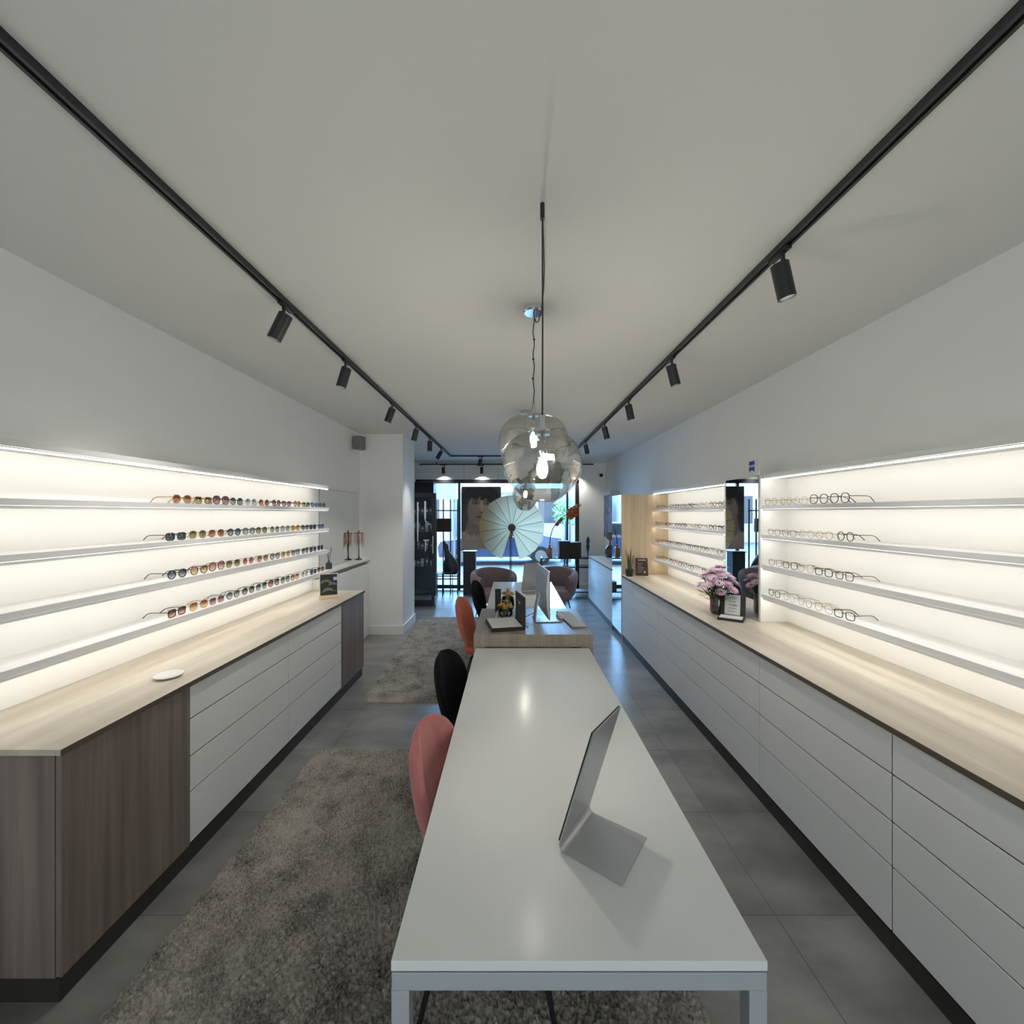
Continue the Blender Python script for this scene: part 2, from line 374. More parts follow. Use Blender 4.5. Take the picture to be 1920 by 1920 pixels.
# mirror column between the two right hand units
t = thing('mirror_column', 'tall mirror panel between the two lit shelf units on the right', 'mirror', (1.80, 3.238, CT), MROT)
def L(mb): return mb.xf(Matrix.Translation((-1.80, -3.238, -CT)))
L(MB().box(1.813, XR-.001, 3.005, 3.470, CT+.001, 1.925)).build('box', M['white'], t)
L(MB().box(1.805, 1.8125, 3.006, 3.469, CT+.002, 1.922)).build('mirror_glass', M['mirror'], t)
# wall mirror and the slim ledge on the left
t = thing('wall_mirror', 'frameless wall mirror above the white ledge on the left', 'mirror', (XL, 4.92, 1.046))
MB().box(.001, .006, -.54, .54, .001, .865).build('mirror_glass', M['mirror'], t)
MB().box(.001, .0065, -.543, -.54, .001, .868).box(.001, .0065, .54, .543, .001, .868).box(.001, .0065, -.54, .54, .865, .868).build('edge', M['greyplastic'], t)
t = thing('wall_ledge', 'slim white wall ledge between the left worktop and the pillar', 'ledge', (-2.0, 4.9, 0))
MB().box(-.058, .055, -.68, .668, 0, .965).build('body', M['white'], t, bevel=.002)
MB().box(-.058, .02, -.66, .668, .965, 1.015).build('recess', plain('grey green glass strip', (.22, .25, .22), .2), t)
MB().box(-.058, .075, -.68, .668, 1.015, 1.045).build('ledge_top', M['white'], t, bevel=.002)

# ---------------------------------------------------------------- ceiling tracks and spotlights
TZ = HC-.026
def track(pts, label, z=TZ, w=.034, h=.026):
    mb = MB()
    for (a, b_) in zip(pts[:-1], pts[1:]):
        x0, x1 = sorted((a[0], b_[0])); y0, y1 = sorted((a[1], b_[1]))
        if x1-x0 < 1e-6:
            mb.box(x0-w/2, x0-w/2+.011, y0, y1, z, z+h).box(x0+w/2-.011, x0+w/2, y0, y1, z, z+h).box(x0-w/2+.011, x0+w/2-.011, y0, y1, z+.010, z+h)
        else:
            mb.box(x0, x1, y0-w/2, y0-w/2+.011, z, z+h).box(x0, x1, y0+w/2-.011, y0+w/2, z, z+h).box(x0, x1, y0-w/2+.011, y0+w/2-.011, z+.010, z+h)
    return tag(mb.build('light_track', M['black']), label, 'light track', 'ceiling light tracks')
XT0, XT1 = -1.14, 1.075
track([(XT0, -1.5), (XT0, 7.6)], 'long black ceiling light track along the left side')
track([(XT1, -1.5), (XT1, 7.6)], 'long black ceiling light track along the right side')
track([(XT0+.017, 7.6), (XT1-.017, 7.6)], 'black cross track joining the two long tracks near the shop window')
track([(-1.95, 8.66), (1.72, 8.66)], 'short black track hung in front of the shop window head', z=2.665)
for x in (-1.6, 1.4): MB().box(x, x+.02, 8.65, 8.67, 2.67, HC).build('hanger', M['black'], [o for o in C.objects if o.name.startswith('light_track')][-1])

def spot_meshes():
    a = MB().lathe([(.002, 0), (.033, 0), (.033, -.138), (.029, -.138), (.028, -.119), (.002, -.119)], 24)
    body = a.mesh('spot_body', M['black'], False)
    b = MB().box(-.012, .012, -.055, .055, -.012, 0).tube([(0, -.02, -.012), (0, -.02, -.05)], .008, 8).box(-.006, .006, -.03, -.01, -.075, -.04)
    mount = b.mesh('spot_mount', M['black'])
    f = MB().lathe([(.001, -.1195), (.026, -.1195), (.026, -.1210), (.001, -.1210)], 20); face = f.mesh('spot_lens', M['spotface'])
    return body, mount, face
SB, SM, SF = spot_meshes()
SB.polygons.foreach_set('use_smooth', [True]*len(SB.polygons))
try: SB.set_sharp_from_angle(angle=math.radians(40))
except Exception: pass
def spot(x, y, tilt_x, tilt_y, label, group, z=TZ, power=None, mrz=0, size=75):
    """tilt: where the beam leans (dx, dy per unit drop)"""
    t = thing('track_spotlight', label, 'spotlight', (x, y, z), 0, group)
    m = bpy.data.objects.new('mount', SM); C.objects.link(m); m.parent = t; m.rotation_euler = (0, 0, mrz)
    d = Vector((tilt_x, tilt_y, -1)).normalized(); q = (-d).to_track_quat('Z', 'Y').to_euler()
    b = bpy.data.objects.new('lamp_head', SB); C.objects.link(b); b.parent = t; b.location = (0, 0.0, -.045); b.rotation_euler = q
    f = bpy.data.objects.new('lens', SF); C.objects.link(f); f.parent = b
    ld = bpy.data.lights.new('spot_beam', 'SPOT'); ld.energy = SPOT_W if power is None else power; ld.color = (1, .95, .88)
    ld.spot_size = math.radians(size); ld.spot_blend = 0.8; ld.shadow_soft_size = .03
    lo = bpy.data.objects.new('spot_beam', ld); C.objects.link(lo); lo.parent = b; lo.location = (0, 0, -.142)
    return t
g = 'spotlights on the left ceiling track'
for k, (y, tx, ty) in enumerate([(2.07, -.45, -.05), (2.83, -.28, -.03), (3.92, -.38, 0), (4.9, -.25, .02), (5.7, -.04, .1), (6.64, -.65, .2)]):
    spot(XT0, y, tx, ty, f'small black cylinder spotlight on the left ceiling track, {ORD[k]} from the camera', g)
g = 'spotlights on the right ceiling track'
for k, (y, tx, ty) in enumerate([(1.65, .24, .02), (2.78, .26, .02), (3.8, .22, .02), (4.78, .25, 0), (6.0, .2, 0)]):
    spot(XT1, y, tx, ty, f'small black cylinder spotlight on the right ceiling track, {ORD[k]} from the camera', g)
spot(-.58, 7.6, -.25, -.1, 'small black spotlight on the cross track near the shop window', 'spotlights at the shop window', mrz=PI/2)
g = 'spotlights at the shop window'
for x, lb in ((-1.45, 'left'), (-.64, 'middle'), (1.33, 'right')):
    spot(x, 8.66, 0, .10, f'small black spotlight hanging over the shop window, {lb} of the three', g, z=2.665, power=22, mrz=PI/2, size=130)

# ---------------------------------------------------------------- pendants
def pendant(x, y, ztop, zbot, rmax, label, mount):
    h = ztop-zbot
    t = thing('pendant_lamp', label, 'pendant lamp', (x, y, 0), 0, 'glass pendants over the tables')
    prof = [(.03, 1.0), (.30, .988), (.52, .955), (.72, .90), (.88, .81), (.97, .70), (1.0, .59), (.99, .50), (.945, .40), (.865, .30), (.75, .20), (.61, .11), (.46, .04), (.34, 0)]
    P = []
    for i in range(len(prof)-1):
        for q in range(3):
            a = q/3; P.append((prof[i][0]*(1-a)+prof[i+1][0]*a, prof[i][1]*(1-a)+prof[i+1][1]*a))
    P.append(prof[-1]); n = 56; vs = []
    for r, z in P:
        row = []
        for j in range(n):
            th = 2*PI*j/n
            wob = 1+.035*math.sin(2*th+z*5+x*9)*math.sin(PI*z)+.02*math.sin(3*th+1+z*6)*math.sin(PI*z)
            row.append((r*rmax*wob*math.cos(th), r*rmax*wob*math.sin(th), zbot+h*z))
        vs.append(row)
    gl = MB().sheet(vs, closed_u=True).build('glass_shade', M['smoke'], t, smooth=True)
    ss = gl.modifiers.new('smooth', 'SUBSURF'); ss.levels = 1; ss.render_levels = 1
    MB().loop([(.34*rmax*math.cos(2*PI*j/40), .34*rmax*math.sin(2*PI*j/40), zbot) for j in range(40)], .002, 6).build('rim', M['chrome'], gl, smooth=True)
    MB().tube([(0, 0, ztop-.035), (0, 0, ztop+.055)], .008, 12).lathe([(.005, ztop+.004), (.028, ztop+.004), (.028, ztop-.012), (.005, ztop-.012)], 20).build('socket_tube', M['chrome'], t, smooth=False)
    MB().lathe([(.004, ztop-.03), (.02, ztop-.032), (.022, ztop-.09), (.012, ztop-.10)], 18).build('lamp_holder', M['chrome'], t, smooth=True)
    MB().lathe([(.004, ztop-.098), (.013, ztop-.102), (.019, ztop-.122), (.019, ztop-.14), (.012, ztop-.158), (.002, ztop-.163)], 16).build('bulb', M['bulb'], t, smooth=True)
    if mount == 'hook':
        MB().tube([(0, 0, HC), (0, 0, HC-.055)], .008, 12).build('ceiling_hook', M['black'], t)
        MB().tube([(0, 0, HC-.05), (.001, 0, (HC+ztop)/2), (0, 0, ztop+.05)], .0028, 8).build('cord', M['black'], t)
    else:
        MB().lathe([(.004, HC-.03), (.048, HC-.03), (.055, HC-.024), (.055, HC)], 32).build('canopy', M['chrome'], t)
        pts = [(.004*math.sin(k*1.7), .003*math.cos(k*2.1), HC-.03+(ztop+.05-HC+.03)*k/14) for k in range(15)]
        pts[0] = (0, 0, HC-.03); pts[-1] = (0, 0, ztop+.05)
        cm = MB().tube(pts, .0028, 8)
        for k in (4, 7, 10): cm.tube([(pts[k][0]-.006, 0, pts[k][2]), (pts[k][0]+.006, 0, pts[k][2])], .004, 6)
        cm.build('cord', M['black'], t)
    return t
p1 = pendant(.105, 1.42, 1.932, 1.692, .138, 'smoky mirrored glass pendant lamp nearest the camera, above the white table', 'hook')
p2 = pendant(.113, 2.14, 2.165, 1.83, .186, 'largest smoky glass pendant lamp, just behind the nearest one', 'canopy')
p3 = pendant(.139, 4.32, 1.975, 1.68, .135, 'small glass pendant lamp hanging in the distance above the far table', 'canopy')
# swagged supply cable of the front pendant, from the canopy of the second lamp
cx, cy = .113-.105, 2.14-1.42
sw = [(.008, .72, HC-.03), (.012, .712, HC-.055), (.018, .69, HC-.09), (.028, .65, HC-.105), (.038, .58, HC-.085), (.040, .46, HC-.045), (.030, .30, HC-.045), (.015, .14, HC-.055), (.004, .03, HC-.05), (.001, .0, HC-.042)]
MB().tube(sw, .0028, 8).build('supply_cable', M['black'], p1)

# ---------------------------------------------------------------- tables
def white_table(y0, y1, label):
    x0, x1, zt = -.242, .511, .7545
    t = thing('table', label, 'table', ((x0+x1)/2, (y0+y1)/2, 0), 0, 'white consulting tables')
    hx, hy = (x1-x0)/2, (y1-y0)/2
    MB().box(-hx, hx, -hy, hy, zt-.020, zt).build('tabletop', M['table'], t, bevel=.0015)
    fr = zt-.024
    a = MB(); w = .036
    a.box(-hx+.001, hx-.001, -hy+.001, -hy+w, fr-w, fr).box(-hx+.001, hx-.001, hy-w, hy-.001, fr-w, fr)
    a.box(-hx+.001, -hx+w, -hy+w, hy-w, fr-w, fr).box(hx-w, hx-.001, -hy+w, hy-w, fr-w, fr)
    a.box(-hx+.01, hx-.01, -hy+.01, hy-.01, fr, zt-.020)
    a.build('apron_frame', M['tableframe'], t, bevel=.0015)
    for sx in (-1, 1):
        for sy in (-1, 1):
            cx, cy = sx*(hx-w/2-.0005), sy*(hy-w/2-.0005)
            MB().box(cx-w/2, cx+w/2, cy-w/2, cy+w/2, 0, fr-w).build('leg', M['tableframe'], t, bevel=.0015)
white_table(.820, 2.722, 'long white table nearest the camera with a square steel frame')
white_table(3.50, 5.345, 'long white table beyond the taupe wood desk, towards the shop window')
t = thing('desk', 'higher taupe wood grain desk block between the two white tables', 'desk', (.143, 3.115, 0))
MB().box(-.399, .399, -.375, .375, .755, .839).build('desktop', M['desk'], t, bevel=.0015)
for s in (-1, 1): MB().box(s*.359-.04, s*.359+.04, -.375, .375, 0, .755).build('end_panel', M['desk'], t)
MB().box(-.319, .319, -.02, .02, .25, .755).build('modesty_panel', M['desk'], t)

# ---------------------------------------------------------------- velvet chairs
def chair(x, y, rz, m, label):
    t = thing('velvet_chair', label, 'chair', (x, y, 0), rz, 'velvet chairs along the tables')
    # seat: rounded pad
    n = 40; rows = []
    for (k, z) in ((.02, .395), (.80, .392), (.95, .405), (1.0, .43), (.985, .455), (.93, .468), (.6, .463), (.02, .458)):
        row = []
        for j in range(n):
            th = 2*PI*j/n; c, s_ = math.cos(th), math.sin(th)
            e = 2/3.4
            row.append((.01+.225*k*math.copysign(abs(c)**e, c), .225*k*math.copysign(abs(s_)**e, s_), z))
        rows.append(row)
    MB().sheet(rows, closed_u=True).build('seat', m, t, smooth=True)
    # backrest shell
    U, V = 25, 22; front = []; back = []
    for i in range(V):
        v = i/(V-1); z = .42+.455*v
        w = .17+.058*math.sin(min(v/.62, 1)*PI/2)
        if v > .5: w *= (max(0.0, 1-((v-.5)/.5)**2.6))**.5
        w = max(w, .012); fr = []; bk = []
        for j in range(U):
            u = -1+2*j/(U-1)
            edge = min(1, (1-abs(u))*4.0, (1-v)*6+.001, )
            edge = max(edge, 0); pad = .024*math.sqrt(edge)
            seam = .007*math.exp(-((abs(u)-.42)/.09)**2)*min(1, (1-v)*4) + .004*math.exp(-(u/.07)**2)*(1 if v < .55 else 0)
            cx = -.175-.115*v-.03*math.sin(v*PI)+.075*(u*w/.225)**2
            yy = u*w
            fr.append((cx+pad-seam, yy, z)); bk.append((cx-pad*1.05, yy, z))
        front.append(fr); back.append(bk)
    mb = MB(); mb.sheet(front); mb.sheet([r[::-1] for r in back])
    for i in range(V-1):
        for a, b_ in ((0, 0), (U-1, U-1)):
            mb.add([front[i][a], front[i+1][a], back[i+1][b_], back[i][b_]], [(0, 1, 2, 3)])
    mb.sheet([front[0], back[0]]); mb.sheet([front[-1], back[-1]])
    o = mb.build('backrest', m, t, smooth=True)
    import bmesh
    b = bmesh.new(); b.from_mesh(o.data); bmesh.ops.remove_doubles(b, verts=b.verts, dist=.0006); bmesh.ops.recalc_face_normals(b, faces=b.faces); b.to_mesh(o.data); b.free()
    for p in o.data.polygons: p.use_smooth = True
    # metal underframe and splayed legs
    MB().box(-.15, .15, -.012, .012, .372, .394).box(-.012, .012, -.15, .15, .372, .394).tube([(-.12, 0, .385), (-.19, 0, .40), (-.235, 0, .52)], .010, 8).build('underframe', M['black'], t)
    for sx in (-1, 1):
        for sy in (-1, 1):
            MB().tube([(sx*.11, sy*.13, .385), (sx*.14, sy*.16, .36), (sx*.225, sy*.225, 0)], [.012, .012, .008], 10).build('leg', M['black'], t, smooth=False)
    return t
chair(-.055, 1.50, -.10, M['pink'], 'rose pink velvet chair pushed under the near white table')
chair(-.115, 2.27, -.13, M['blackvel'], 'black velvet chair beside the near white table, behind the pink one')
chair(-.21, 3.78, -.10, M['coral'], 'coral orange velvet chair beside the taupe wood desk')
chair(-.16, 4.72, -.10, M['blackvel'], 'black velvet chair beside the far white table')

# ---------------------------------------------------------------- shag rugs
def rug(x0, x1, y0, y1, rz, label, step, seed):
    rs = np.random.RandomState(seed); nx = int((x1-x0)/step)+1; ny = int((y1-y0)/step)+1
    gx, gy = np.meshgrid(np.linspace(-(x1-x0)/2, (x1-x0)/2, nx), np.linspace(-(y1-y0)/2, (y1-y0)/2, ny))
    inner = np.ones((ny, nx)); inner[0, :] = inner[-1, :] = 0; inner[:, 0] = inner[:, -1] = 0
    lo = rs.rand(ny//12+3, nx//12+3)
    big = np.kron(lo, np.ones((12, 12)))[:ny, :nx]
    for _ in range(10):
        big = (big+np.roll(big, 1, 0)+np.roll(big, -1, 0)+np.roll(big, 1, 1)+np.roll(big, -1, 1)+np.roll(big, 3, 0)+np.roll(big, -3, 1))/7
    h = .010+.022*rs.rand(ny, nx)+.016*(big-.5)
    z = h*inner; jx = (rs.rand(ny, nx)-.5)*step*.9; jy = (rs.rand(ny, nx)-.5)*step*.9
    co = np.stack([gx+jx, gy+jy, np.maximum(z, 0)+.001], -1).reshape(-1, 3)
    idx = np.arange(nx*ny).reshape(ny, nx)
    q = np.stack([idx[:-1, :-1], idx[:-1, 1:], idx[1:, 1:], idx[1:, :-1]], -1).reshape(-1, 4)
    me = bpy.data.meshes.new('rug'); me.vertices.add(len(co)); me.vertices.foreach_set('co', co.astype(np.float32).ravel())
    me.loops.add(q.size); me.loops.foreach_set('vertex_index', q.astype(np.int32).ravel())
    me.polygons.add(len(q)); me.polygons.foreach_set('loop_start', np.arange(0, q.size, 4, dtype=np.int32))
    me.update(calc_edges=True); me.validate(); me.materials.append(M['rug'])
    o = bpy.data.objects.new('shag_rug', me); C.objects.link(o); o.location = ((x0+x1)/2, (y0+y1)/2, 0); o.rotation_euler = (0, 0, rz)
    tag(o, label, 'rug', 'shag rugs on the left of the tables')
def rug_mat():
    m, n, b = new_mat('taupe shag pile')
    t = n.nodes.new('ShaderNodeTexCoord')
    z1 = n.nodes.new('ShaderNodeTexNoise'); z1.inputs['Scale'].default_value = 5.5; z1.inputs['Detail'].default_value = 6; z1.inputs['Roughness'].default_value = 0.65
    z2 = n.nodes.new('ShaderNodeTexNoise'); z2.inputs['Scale'].default_value = 120; z2.inputs['Detail'].default_value = 2
    a = n.nodes.new('ShaderNodeMath'); a.operation = 'MULTIPLY_ADD'; a.inputs[1].default_value = 0.75
    r = n.nodes.new('ShaderNodeValToRGB'); e = r.color_ramp.elements
    e[0].position = 0.62; e[0].color = (0.048, 0.042, 0.035, 1); e[1].position = 1.12; e[1].color = (0.36, 0.335, 0.295, 1)
    n.links.new(t.outputs['Object'], z1.inputs['Vector']); n.links.new(t.outputs['Object'], z2.inputs['Vector'])
    n.links.new(z2.outputs['Fac'], a.inputs[0]); n.links.new(z1.outputs['Fac'], a.inputs[2]); n.links.new(a.outputs[0], r.inputs[0])
    n.links.new(r.outputs[0], b.inputs['Base Color']); b.inputs['Roughness'].default_value = 0.9; b.inputs['Sheen Weight'].default_value = 0.3
    return m
M['rug'] = rug_mat()
rug(-1.33, .64, .2, 2.83, 0, 'thick taupe shag rug under the near table and pink chair', .0065, 3)
rug(-1.37, .52, 3.60, 6.45, 0.045, 'thick taupe shag rug under the far table, beyond the wood desk', .011, 5)

# ---------------------------------------------------------------- eyewear
def outline(kind, n=26):
    P = []
    for j in range(n):
        a = 2*PI*j/n; c, s = math.cos(a), math.sin(a)
        if kind == 'round': x, z = .0235*c, .0235*s
        elif kind == 'panto':
            e = 2/2.3; x = .0250*math.copysign(abs(c)**e, c); z = .0225*math.copysign(abs(s)**e, s)
            if s < 0: x *= 1-.18*(-s)**1.5
        elif kind == 'square':
            e = 2/4.2; x = .0262*math.copysign(abs(c)**e, c); z = .0200*math.copysign(abs(s)**e, s)
            if s < 0: x *= 1-.10*(-s)
        elif kind == 'aviator':
            e = 2/2.8; x = .0285*math.copysign(abs(c)**e, c); z = .0235*math.copysign(abs(s)**e, s)
            x *= 1-.20*max(0, -s); x += .003*max(0, -s)
        elif kind == 'cat':
            e = 2/2.8; x = .0268*math.copysign(abs(c)**e, c); z = .0205*math.copysign(abs(s)**e, s)
            if c > 0: z += .005*c
            if s < 0: x *= 1-.12*(-s)
        elif kind == 'big':
            e = 2/2.6; x = .0290*math.copysign(abs(c)**e, c); z = .0262*math.copysign(abs(s)**e, s)
            if s < 0: x *= 1-.10*(-s)
        P.append((x, z))
    return P
EW = {}
def eyewear_meshes(kind, thick):
    key = (kind, thick)
    if key in EW: return EW[key]
    P = outline(kind); low = min(z for x, z in P)-thick; r = thick
    half = max(x for x, z in P)+.0115
    def pts(s): return [(s*(half-.0015)+s*x, .0035*abs(x/.025)**2*.4+.001*0 + (0), z-low) for x, z in P]
    f = MB()
    for s in (-1, 1): f.loop(pts(s), r, 6)
    xb = .0115-.001
    f.tube([(-xb-.004, -.0002, -low+.006), (-xb*.5, -.002, -low+.0095), (xb*.5, -.002, -low+.0095), (xb+.004, -.0002, -low+.006)], max(r*.85, .0011), 6)
    xo = half-.0015+max(x for x, z in P)
    for s in (-1, 1): f.tube([(s*(xo-.002), 0, -low+.009), (s*(xo+.005), .001, -low+.010), (s*(xo+.0065), .006, -low+.010)], max(r*.9, .0012), 6)
    frame = f.mesh('eyewear_frame', M['black'], True)
    def lens(s):
        m = MB(); q = pts(s); c = (s*(half-.0015), -.0012, -low)
        ring = [(a[0]+(c[0]-a[0])*.02, a[1], a[2]+(c[2]-a[2])*.02) for a in q]
        mid = [((a[0]+c[0])/2, -.0009, (a[2]+c[2])/2) for a in q]; n = len(q)
        vs = ring+mid+[c]; fs = [(i, (i+1) % n, n+(i+1) % n, n+i) for i in range(n)]+[(n+i, n+(i+1) % n, 2*n) for i in range(n)]
        return m.add(vs, fs).mesh('eyewear_lens', M['glass'], True)
    def temple(s):
        x = s*(xo+.0065); h = -low+.010; rr = max(r*.85, .0012)
        return MB().tube([(x, .006, h), (x-s*.002, .05, h), (x-s*.006, .092, h-.001), (x-s*.009, .112, h-.008), (x-s*.012, .136, .0035)], [rr, rr, rr, rr*1.1, rr*1.25], 6).mesh('eyewear_temple', M['black'], True)
    EW[key] = (frame, lens(-1), lens(1), temple(-1), temple(1)); return EW[key]
def over(o, m):
    o.material_slots[0].link = 'OBJECT'; o.material_slots[0].material = m
def eyewear(name, kind, thick, fm, lm, loc, rz, label, cat, group, scale=1.0):
    t = thing(name, label, cat, loc, rz, group); t.scale = (scale,)*3
    for nme, me, m in zip(('frame', 'lens', 'lens', 'temple', 'temple'), eyewear_meshes(kind, thick), (fm, lm, lm, fm, fm)):
        o = bpy.data.objects.new(nme, me); C.objects.link(o); o.parent = t; over(o, m)
    return t
def grad(name, dark, light, g=.10): return seethrough(name, light, g, .03, tint_top=dark, lo=.25, hi=.8)
LENS = {
 'brown': grad('brown gradient lens', (.10, .05, .025), (.48, .30, .20)), 'redbrown': grad('red brown gradient lens', (.16, .035, .02), (.50, .22, .15)),
 'plum': grad('plum gradient lens', (.10, .03, .035), (.45, .25, .27)), 'grey': grad('grey gradient lens', (.04, .045, .05), (.33, .36, .38)),
 'black': grad('dark grey lens', (.015, .016, .02), (.08, .09, .10)), 'silver': grad('silver grey lens', (.13, .14, .14), (.55, .57, .56), .2),
 'amber': grad('amber lens', (.34, .16, .03), (.62, .38, .12)), 'orange': grad('orange brown gradient lens', (.25, .09, .03), (.75, .52, .32)),
 'olive': grad('olive lens', (.07, .065, .015), (.36, .33, .12)), 'green': grad('green lens', (.06, .10, .06), (.35, .42, .32)),
 'blue': grad('blue mirror lens', (.05, .07, .20), (.35, .42, .60), .25), 'pink': grad('pink brown lens', (.30, .14, .11), (.75, .55, .48)),
 'yellow': grad('pale yellow brown lens', (.35, .22, .10), (.72, .60, .36)), 'clear': seethrough('clear lens', (.98, .98, .975), .025),
}
FRM = {
 'black': plain('black acetate', (.012, .012, .013), .25), 'tortoise': plain('tortoise acetate', (.10, .045, .02), .25, noise=.7, scale=90),
 'brown': plain('brown acetate', (.10, .05, .03), .3), 'plum': plain('plum acetate', (.09, .02, .025), .3), 'silver': plain('silver metal frame', (.5, .5, .5), .25, metal=1),
 'gold': plain('gold metal frame', (.42, .28, .10), .3, metal=1), 'grey': plain('dark grey metal frame', (.10, .10, .10), .35, metal=.6),
 'blue': plain('navy acetate', (.02, .03, .10), .3), 'green': plain('dark green acetate', (.02, .05, .03), .3), 'olive': plain('olive acetate', (.07, .06, .02), .3),
 'pink': plain('dusty pink acetate', (.42, .17, .13), .3), 'crystal': plain('clear grey acetate', (.42, .42, .40), .2), 'red': plain('dark red acetate', (.16, .02, .02), .3),
}
LS = [
 [('panto', 'redbrown', 'gold'), ('square', 'olive', 'gold'), ('big', 'plum', 'plum'), ('panto', 'grey', 'black'), ('round', 'silver', 'silver'), ('round', 'redbrown', 'gold'),
  ('round', 'brown', 'brown'), ('cat', 'plum', 'plum'), ('round', 'amber', 'tortoise'), ('square', 'olive', 'olive'), ('cat', 'blue', 'blue'), ('panto', 'green', 'green')],
 [('square', 'black', 'black'), ('aviator', 'olive', 'gold'), ('aviator', 'redbrown', 'gold'), ('panto', 'grey', 'black'), ('panto', 'silver', 'grey'), ('panto', 'olive', 'olive'),
  ('round', 'green', 'grey'), ('aviator', 'silver', 'grey'), ('aviator', 'amber', 'gold'), ('cat', 'grey', 'black'), ('square', 'black', 'black'), ('square', 'blue', 'blue')],
 [('panto', 'grey', 'black'), ('panto', 'yellow', 'tortoise'), ('big', 'pink', 'tortoise'), ('aviator', 'olive', 'gold'), ('round', 'redbrown', 'gold'), ('aviator', 'brown', 'gold'),
  ('panto', 'silver', 'tortoise'), ('aviator', 'amber', 'gold'), ('cat', 'silver', 'black'), ('panto', 'grey', 'black'), ('square', 'black', 'black'), ('round', 'black', 'black')],
 [('square', 'brown', 'black'), ('aviator', 'orange', 'gold'), ('square', 'plum', 'silver'), ('panto', 'silver', 'grey'), ('panto', 'grey', 'olive'), ('aviator', 'grey', 'grey'),
  ('aviator', 'brown', 'black'), ('aviator', 'green', 'green'), ('square', 'orange', 'brown'), ('round', 'silver', 'crystal'), ('square', 'black', 'black'), ('cat', 'brown', 'black')],
]
SHN = {3: 'top', 2: 'second highest', 1: 'second lowest', 0: 'lowest'}
LW = {'brown': 'brown', 'redbrown': 'red-brown', 'plum': 'plum', 'grey': 'grey', 'black': 'black', 'silver': 'light grey', 'amber': 'amber', 'orange': 'orange-brown', 'olive': 'olive', 'green': 'greenish', 'blue': 'blue', 'pink': 'pinkish', 'yellow': 'yellow-brown'}
KW = {'round': 'round', 'panto': 'rounded', 'square': 'square', 'aviator': 'aviator', 'cat': 'cat-eye', 'big': 'oversized'}
for row in range(4):
    for k, (kind, ln, fr) in enumerate(LS[row]):
        th = .0011 if fr in ('gold', 'silver', 'grey') and kind in ('aviator', 'round') else .0023
        y = 2.375+.158*k if row == 0 else 2.335+.1600*k
        eyewear('sunglasses', kind, th, FRM[fr], LENS[ln], (-1.905+random.uniform(-.006, .006), y, SH[3-row]+.0003), PI/2+random.uniform(-.06, .06),
                f'{LW[ln]} {KW[kind]} sunglasses, {ORD[k]} from the camera on the {SHN[3-row]} shelf on the left', 'sunglasses', f'sunglasses on the {SHN[3-row]} left shelf', 1.03)
RN = [
 [('round', 'gold'), ('round', 'gold'), ('panto', 'crystal'), ('big', 'black'), ('big', 'black')],
 [('square', 'grey'), ('square', 'grey'), ('round', 'crystal'), ('panto', 'gold'), ('round', 'black')],
 [('square', 'grey'), ('square', 'olive'), ('aviator', 'gold'), ('square', 'black'), ('square', 'brown')],
 [('square', 'olive'), ('round', 'crystal'), ('panto', 'gold'), ('aviator', 'gold'), ('square', 'black')],
]
CW = {'gold': 'thin gold', 'crystal': 'clear grey', 'black': 'black', 'grey': 'thin grey', 'olive': 'olive', 'brown': 'brown', 'pink': 'pink', 'tortoise': 'tortoise', 'silver': 'thin silver', 'red': 'dark red', 'green': 'dark green'}
for row in range(4):
    for k, (kind, fr) in enumerate(RN[row]):
        th = .0012 if fr in ('gold', 'silver', 'grey', 'crystal') else .0021
        y = (2.915 if row == 0 else 2.875)-.152*k
        eyewear('eyeglasses', kind, th, FRM[fr], LENS['clear'], (1.838+random.uniform(-.005, .005), y, SH[3-row]+.0003), -PI/2+random.uniform(-.08, .08),
                f'{CW[fr]} {KW[kind]} eyeglasses, {ORD[k]} from the mirror panel on the {SHN[3-row]} near right shelf', 'eyeglasses', f'eyeglasses on the {SHN[3-row]} near right shelf', 1.03)
RF = [
 [('cat', 'olive'), ('square', 'grey'), ('round', 'silver'), ('panto', 'black'), ('square', 'tortoise'), ('square', 'brown'), ('panto', 'black'), ('aviator', 'silver'), ('round', 'gold'), ('panto', 'tortoise'), ('panto', 'black')],
 [('cat', 'red'), ('square', 'pink'), ('square', 'tortoise'), ('panto', 'grey'), ('square', 'tortoise'), ('panto', 'black'), ('aviator', 'gold'), ('round', 'brown'), ('square', 'crystal'), ('panto', 'black'), ('square', 'black')],
 [('square', 'tortoise'), ('cat', 'brown'), ('square', 'black'), ('panto', 'tortoise'), ('square', 'black'), ('square', 'grey'), ('panto', 'black'), ('square', 'olive'), ('round', 'green'), ('aviator', 'silver'), ('panto', 'tortoise')],
 [('square', 'black'), ('cat', 'brown'), ('round', 'grey'), ('panto', 'tortoise'), ('square', 'brown'), ('panto', 'black'), ('square', 'tortoise'), ('round', 'gold'), ('panto', 'brown'), ('square', 'grey'), ('panto', 'tortoise')],
]
for row in range(4):
    for k, (kind, fr) in enumerate(RF[row]):
        th = .0012 if fr in ('gold', 'silver', 'grey', 'crystal') else .0021
        y = 5.17-.157*k
        eyewear('eyeglasses', kind, th, FRM[fr], LENS['clear'], (1.838+random.uniform(-.005, .005), y, SH[3-row]+.0003), -PI/2+random.uniform(-.08, .08),
                f'{CW[fr]} {KW[kind]} eyeglasses, {ORD[k]} from the oak panel on the {SHN[3-row]} far right shelf', 'eyeglasses', f'eyeglasses on the {SHN[3-row]} far right shelf', 1.03)

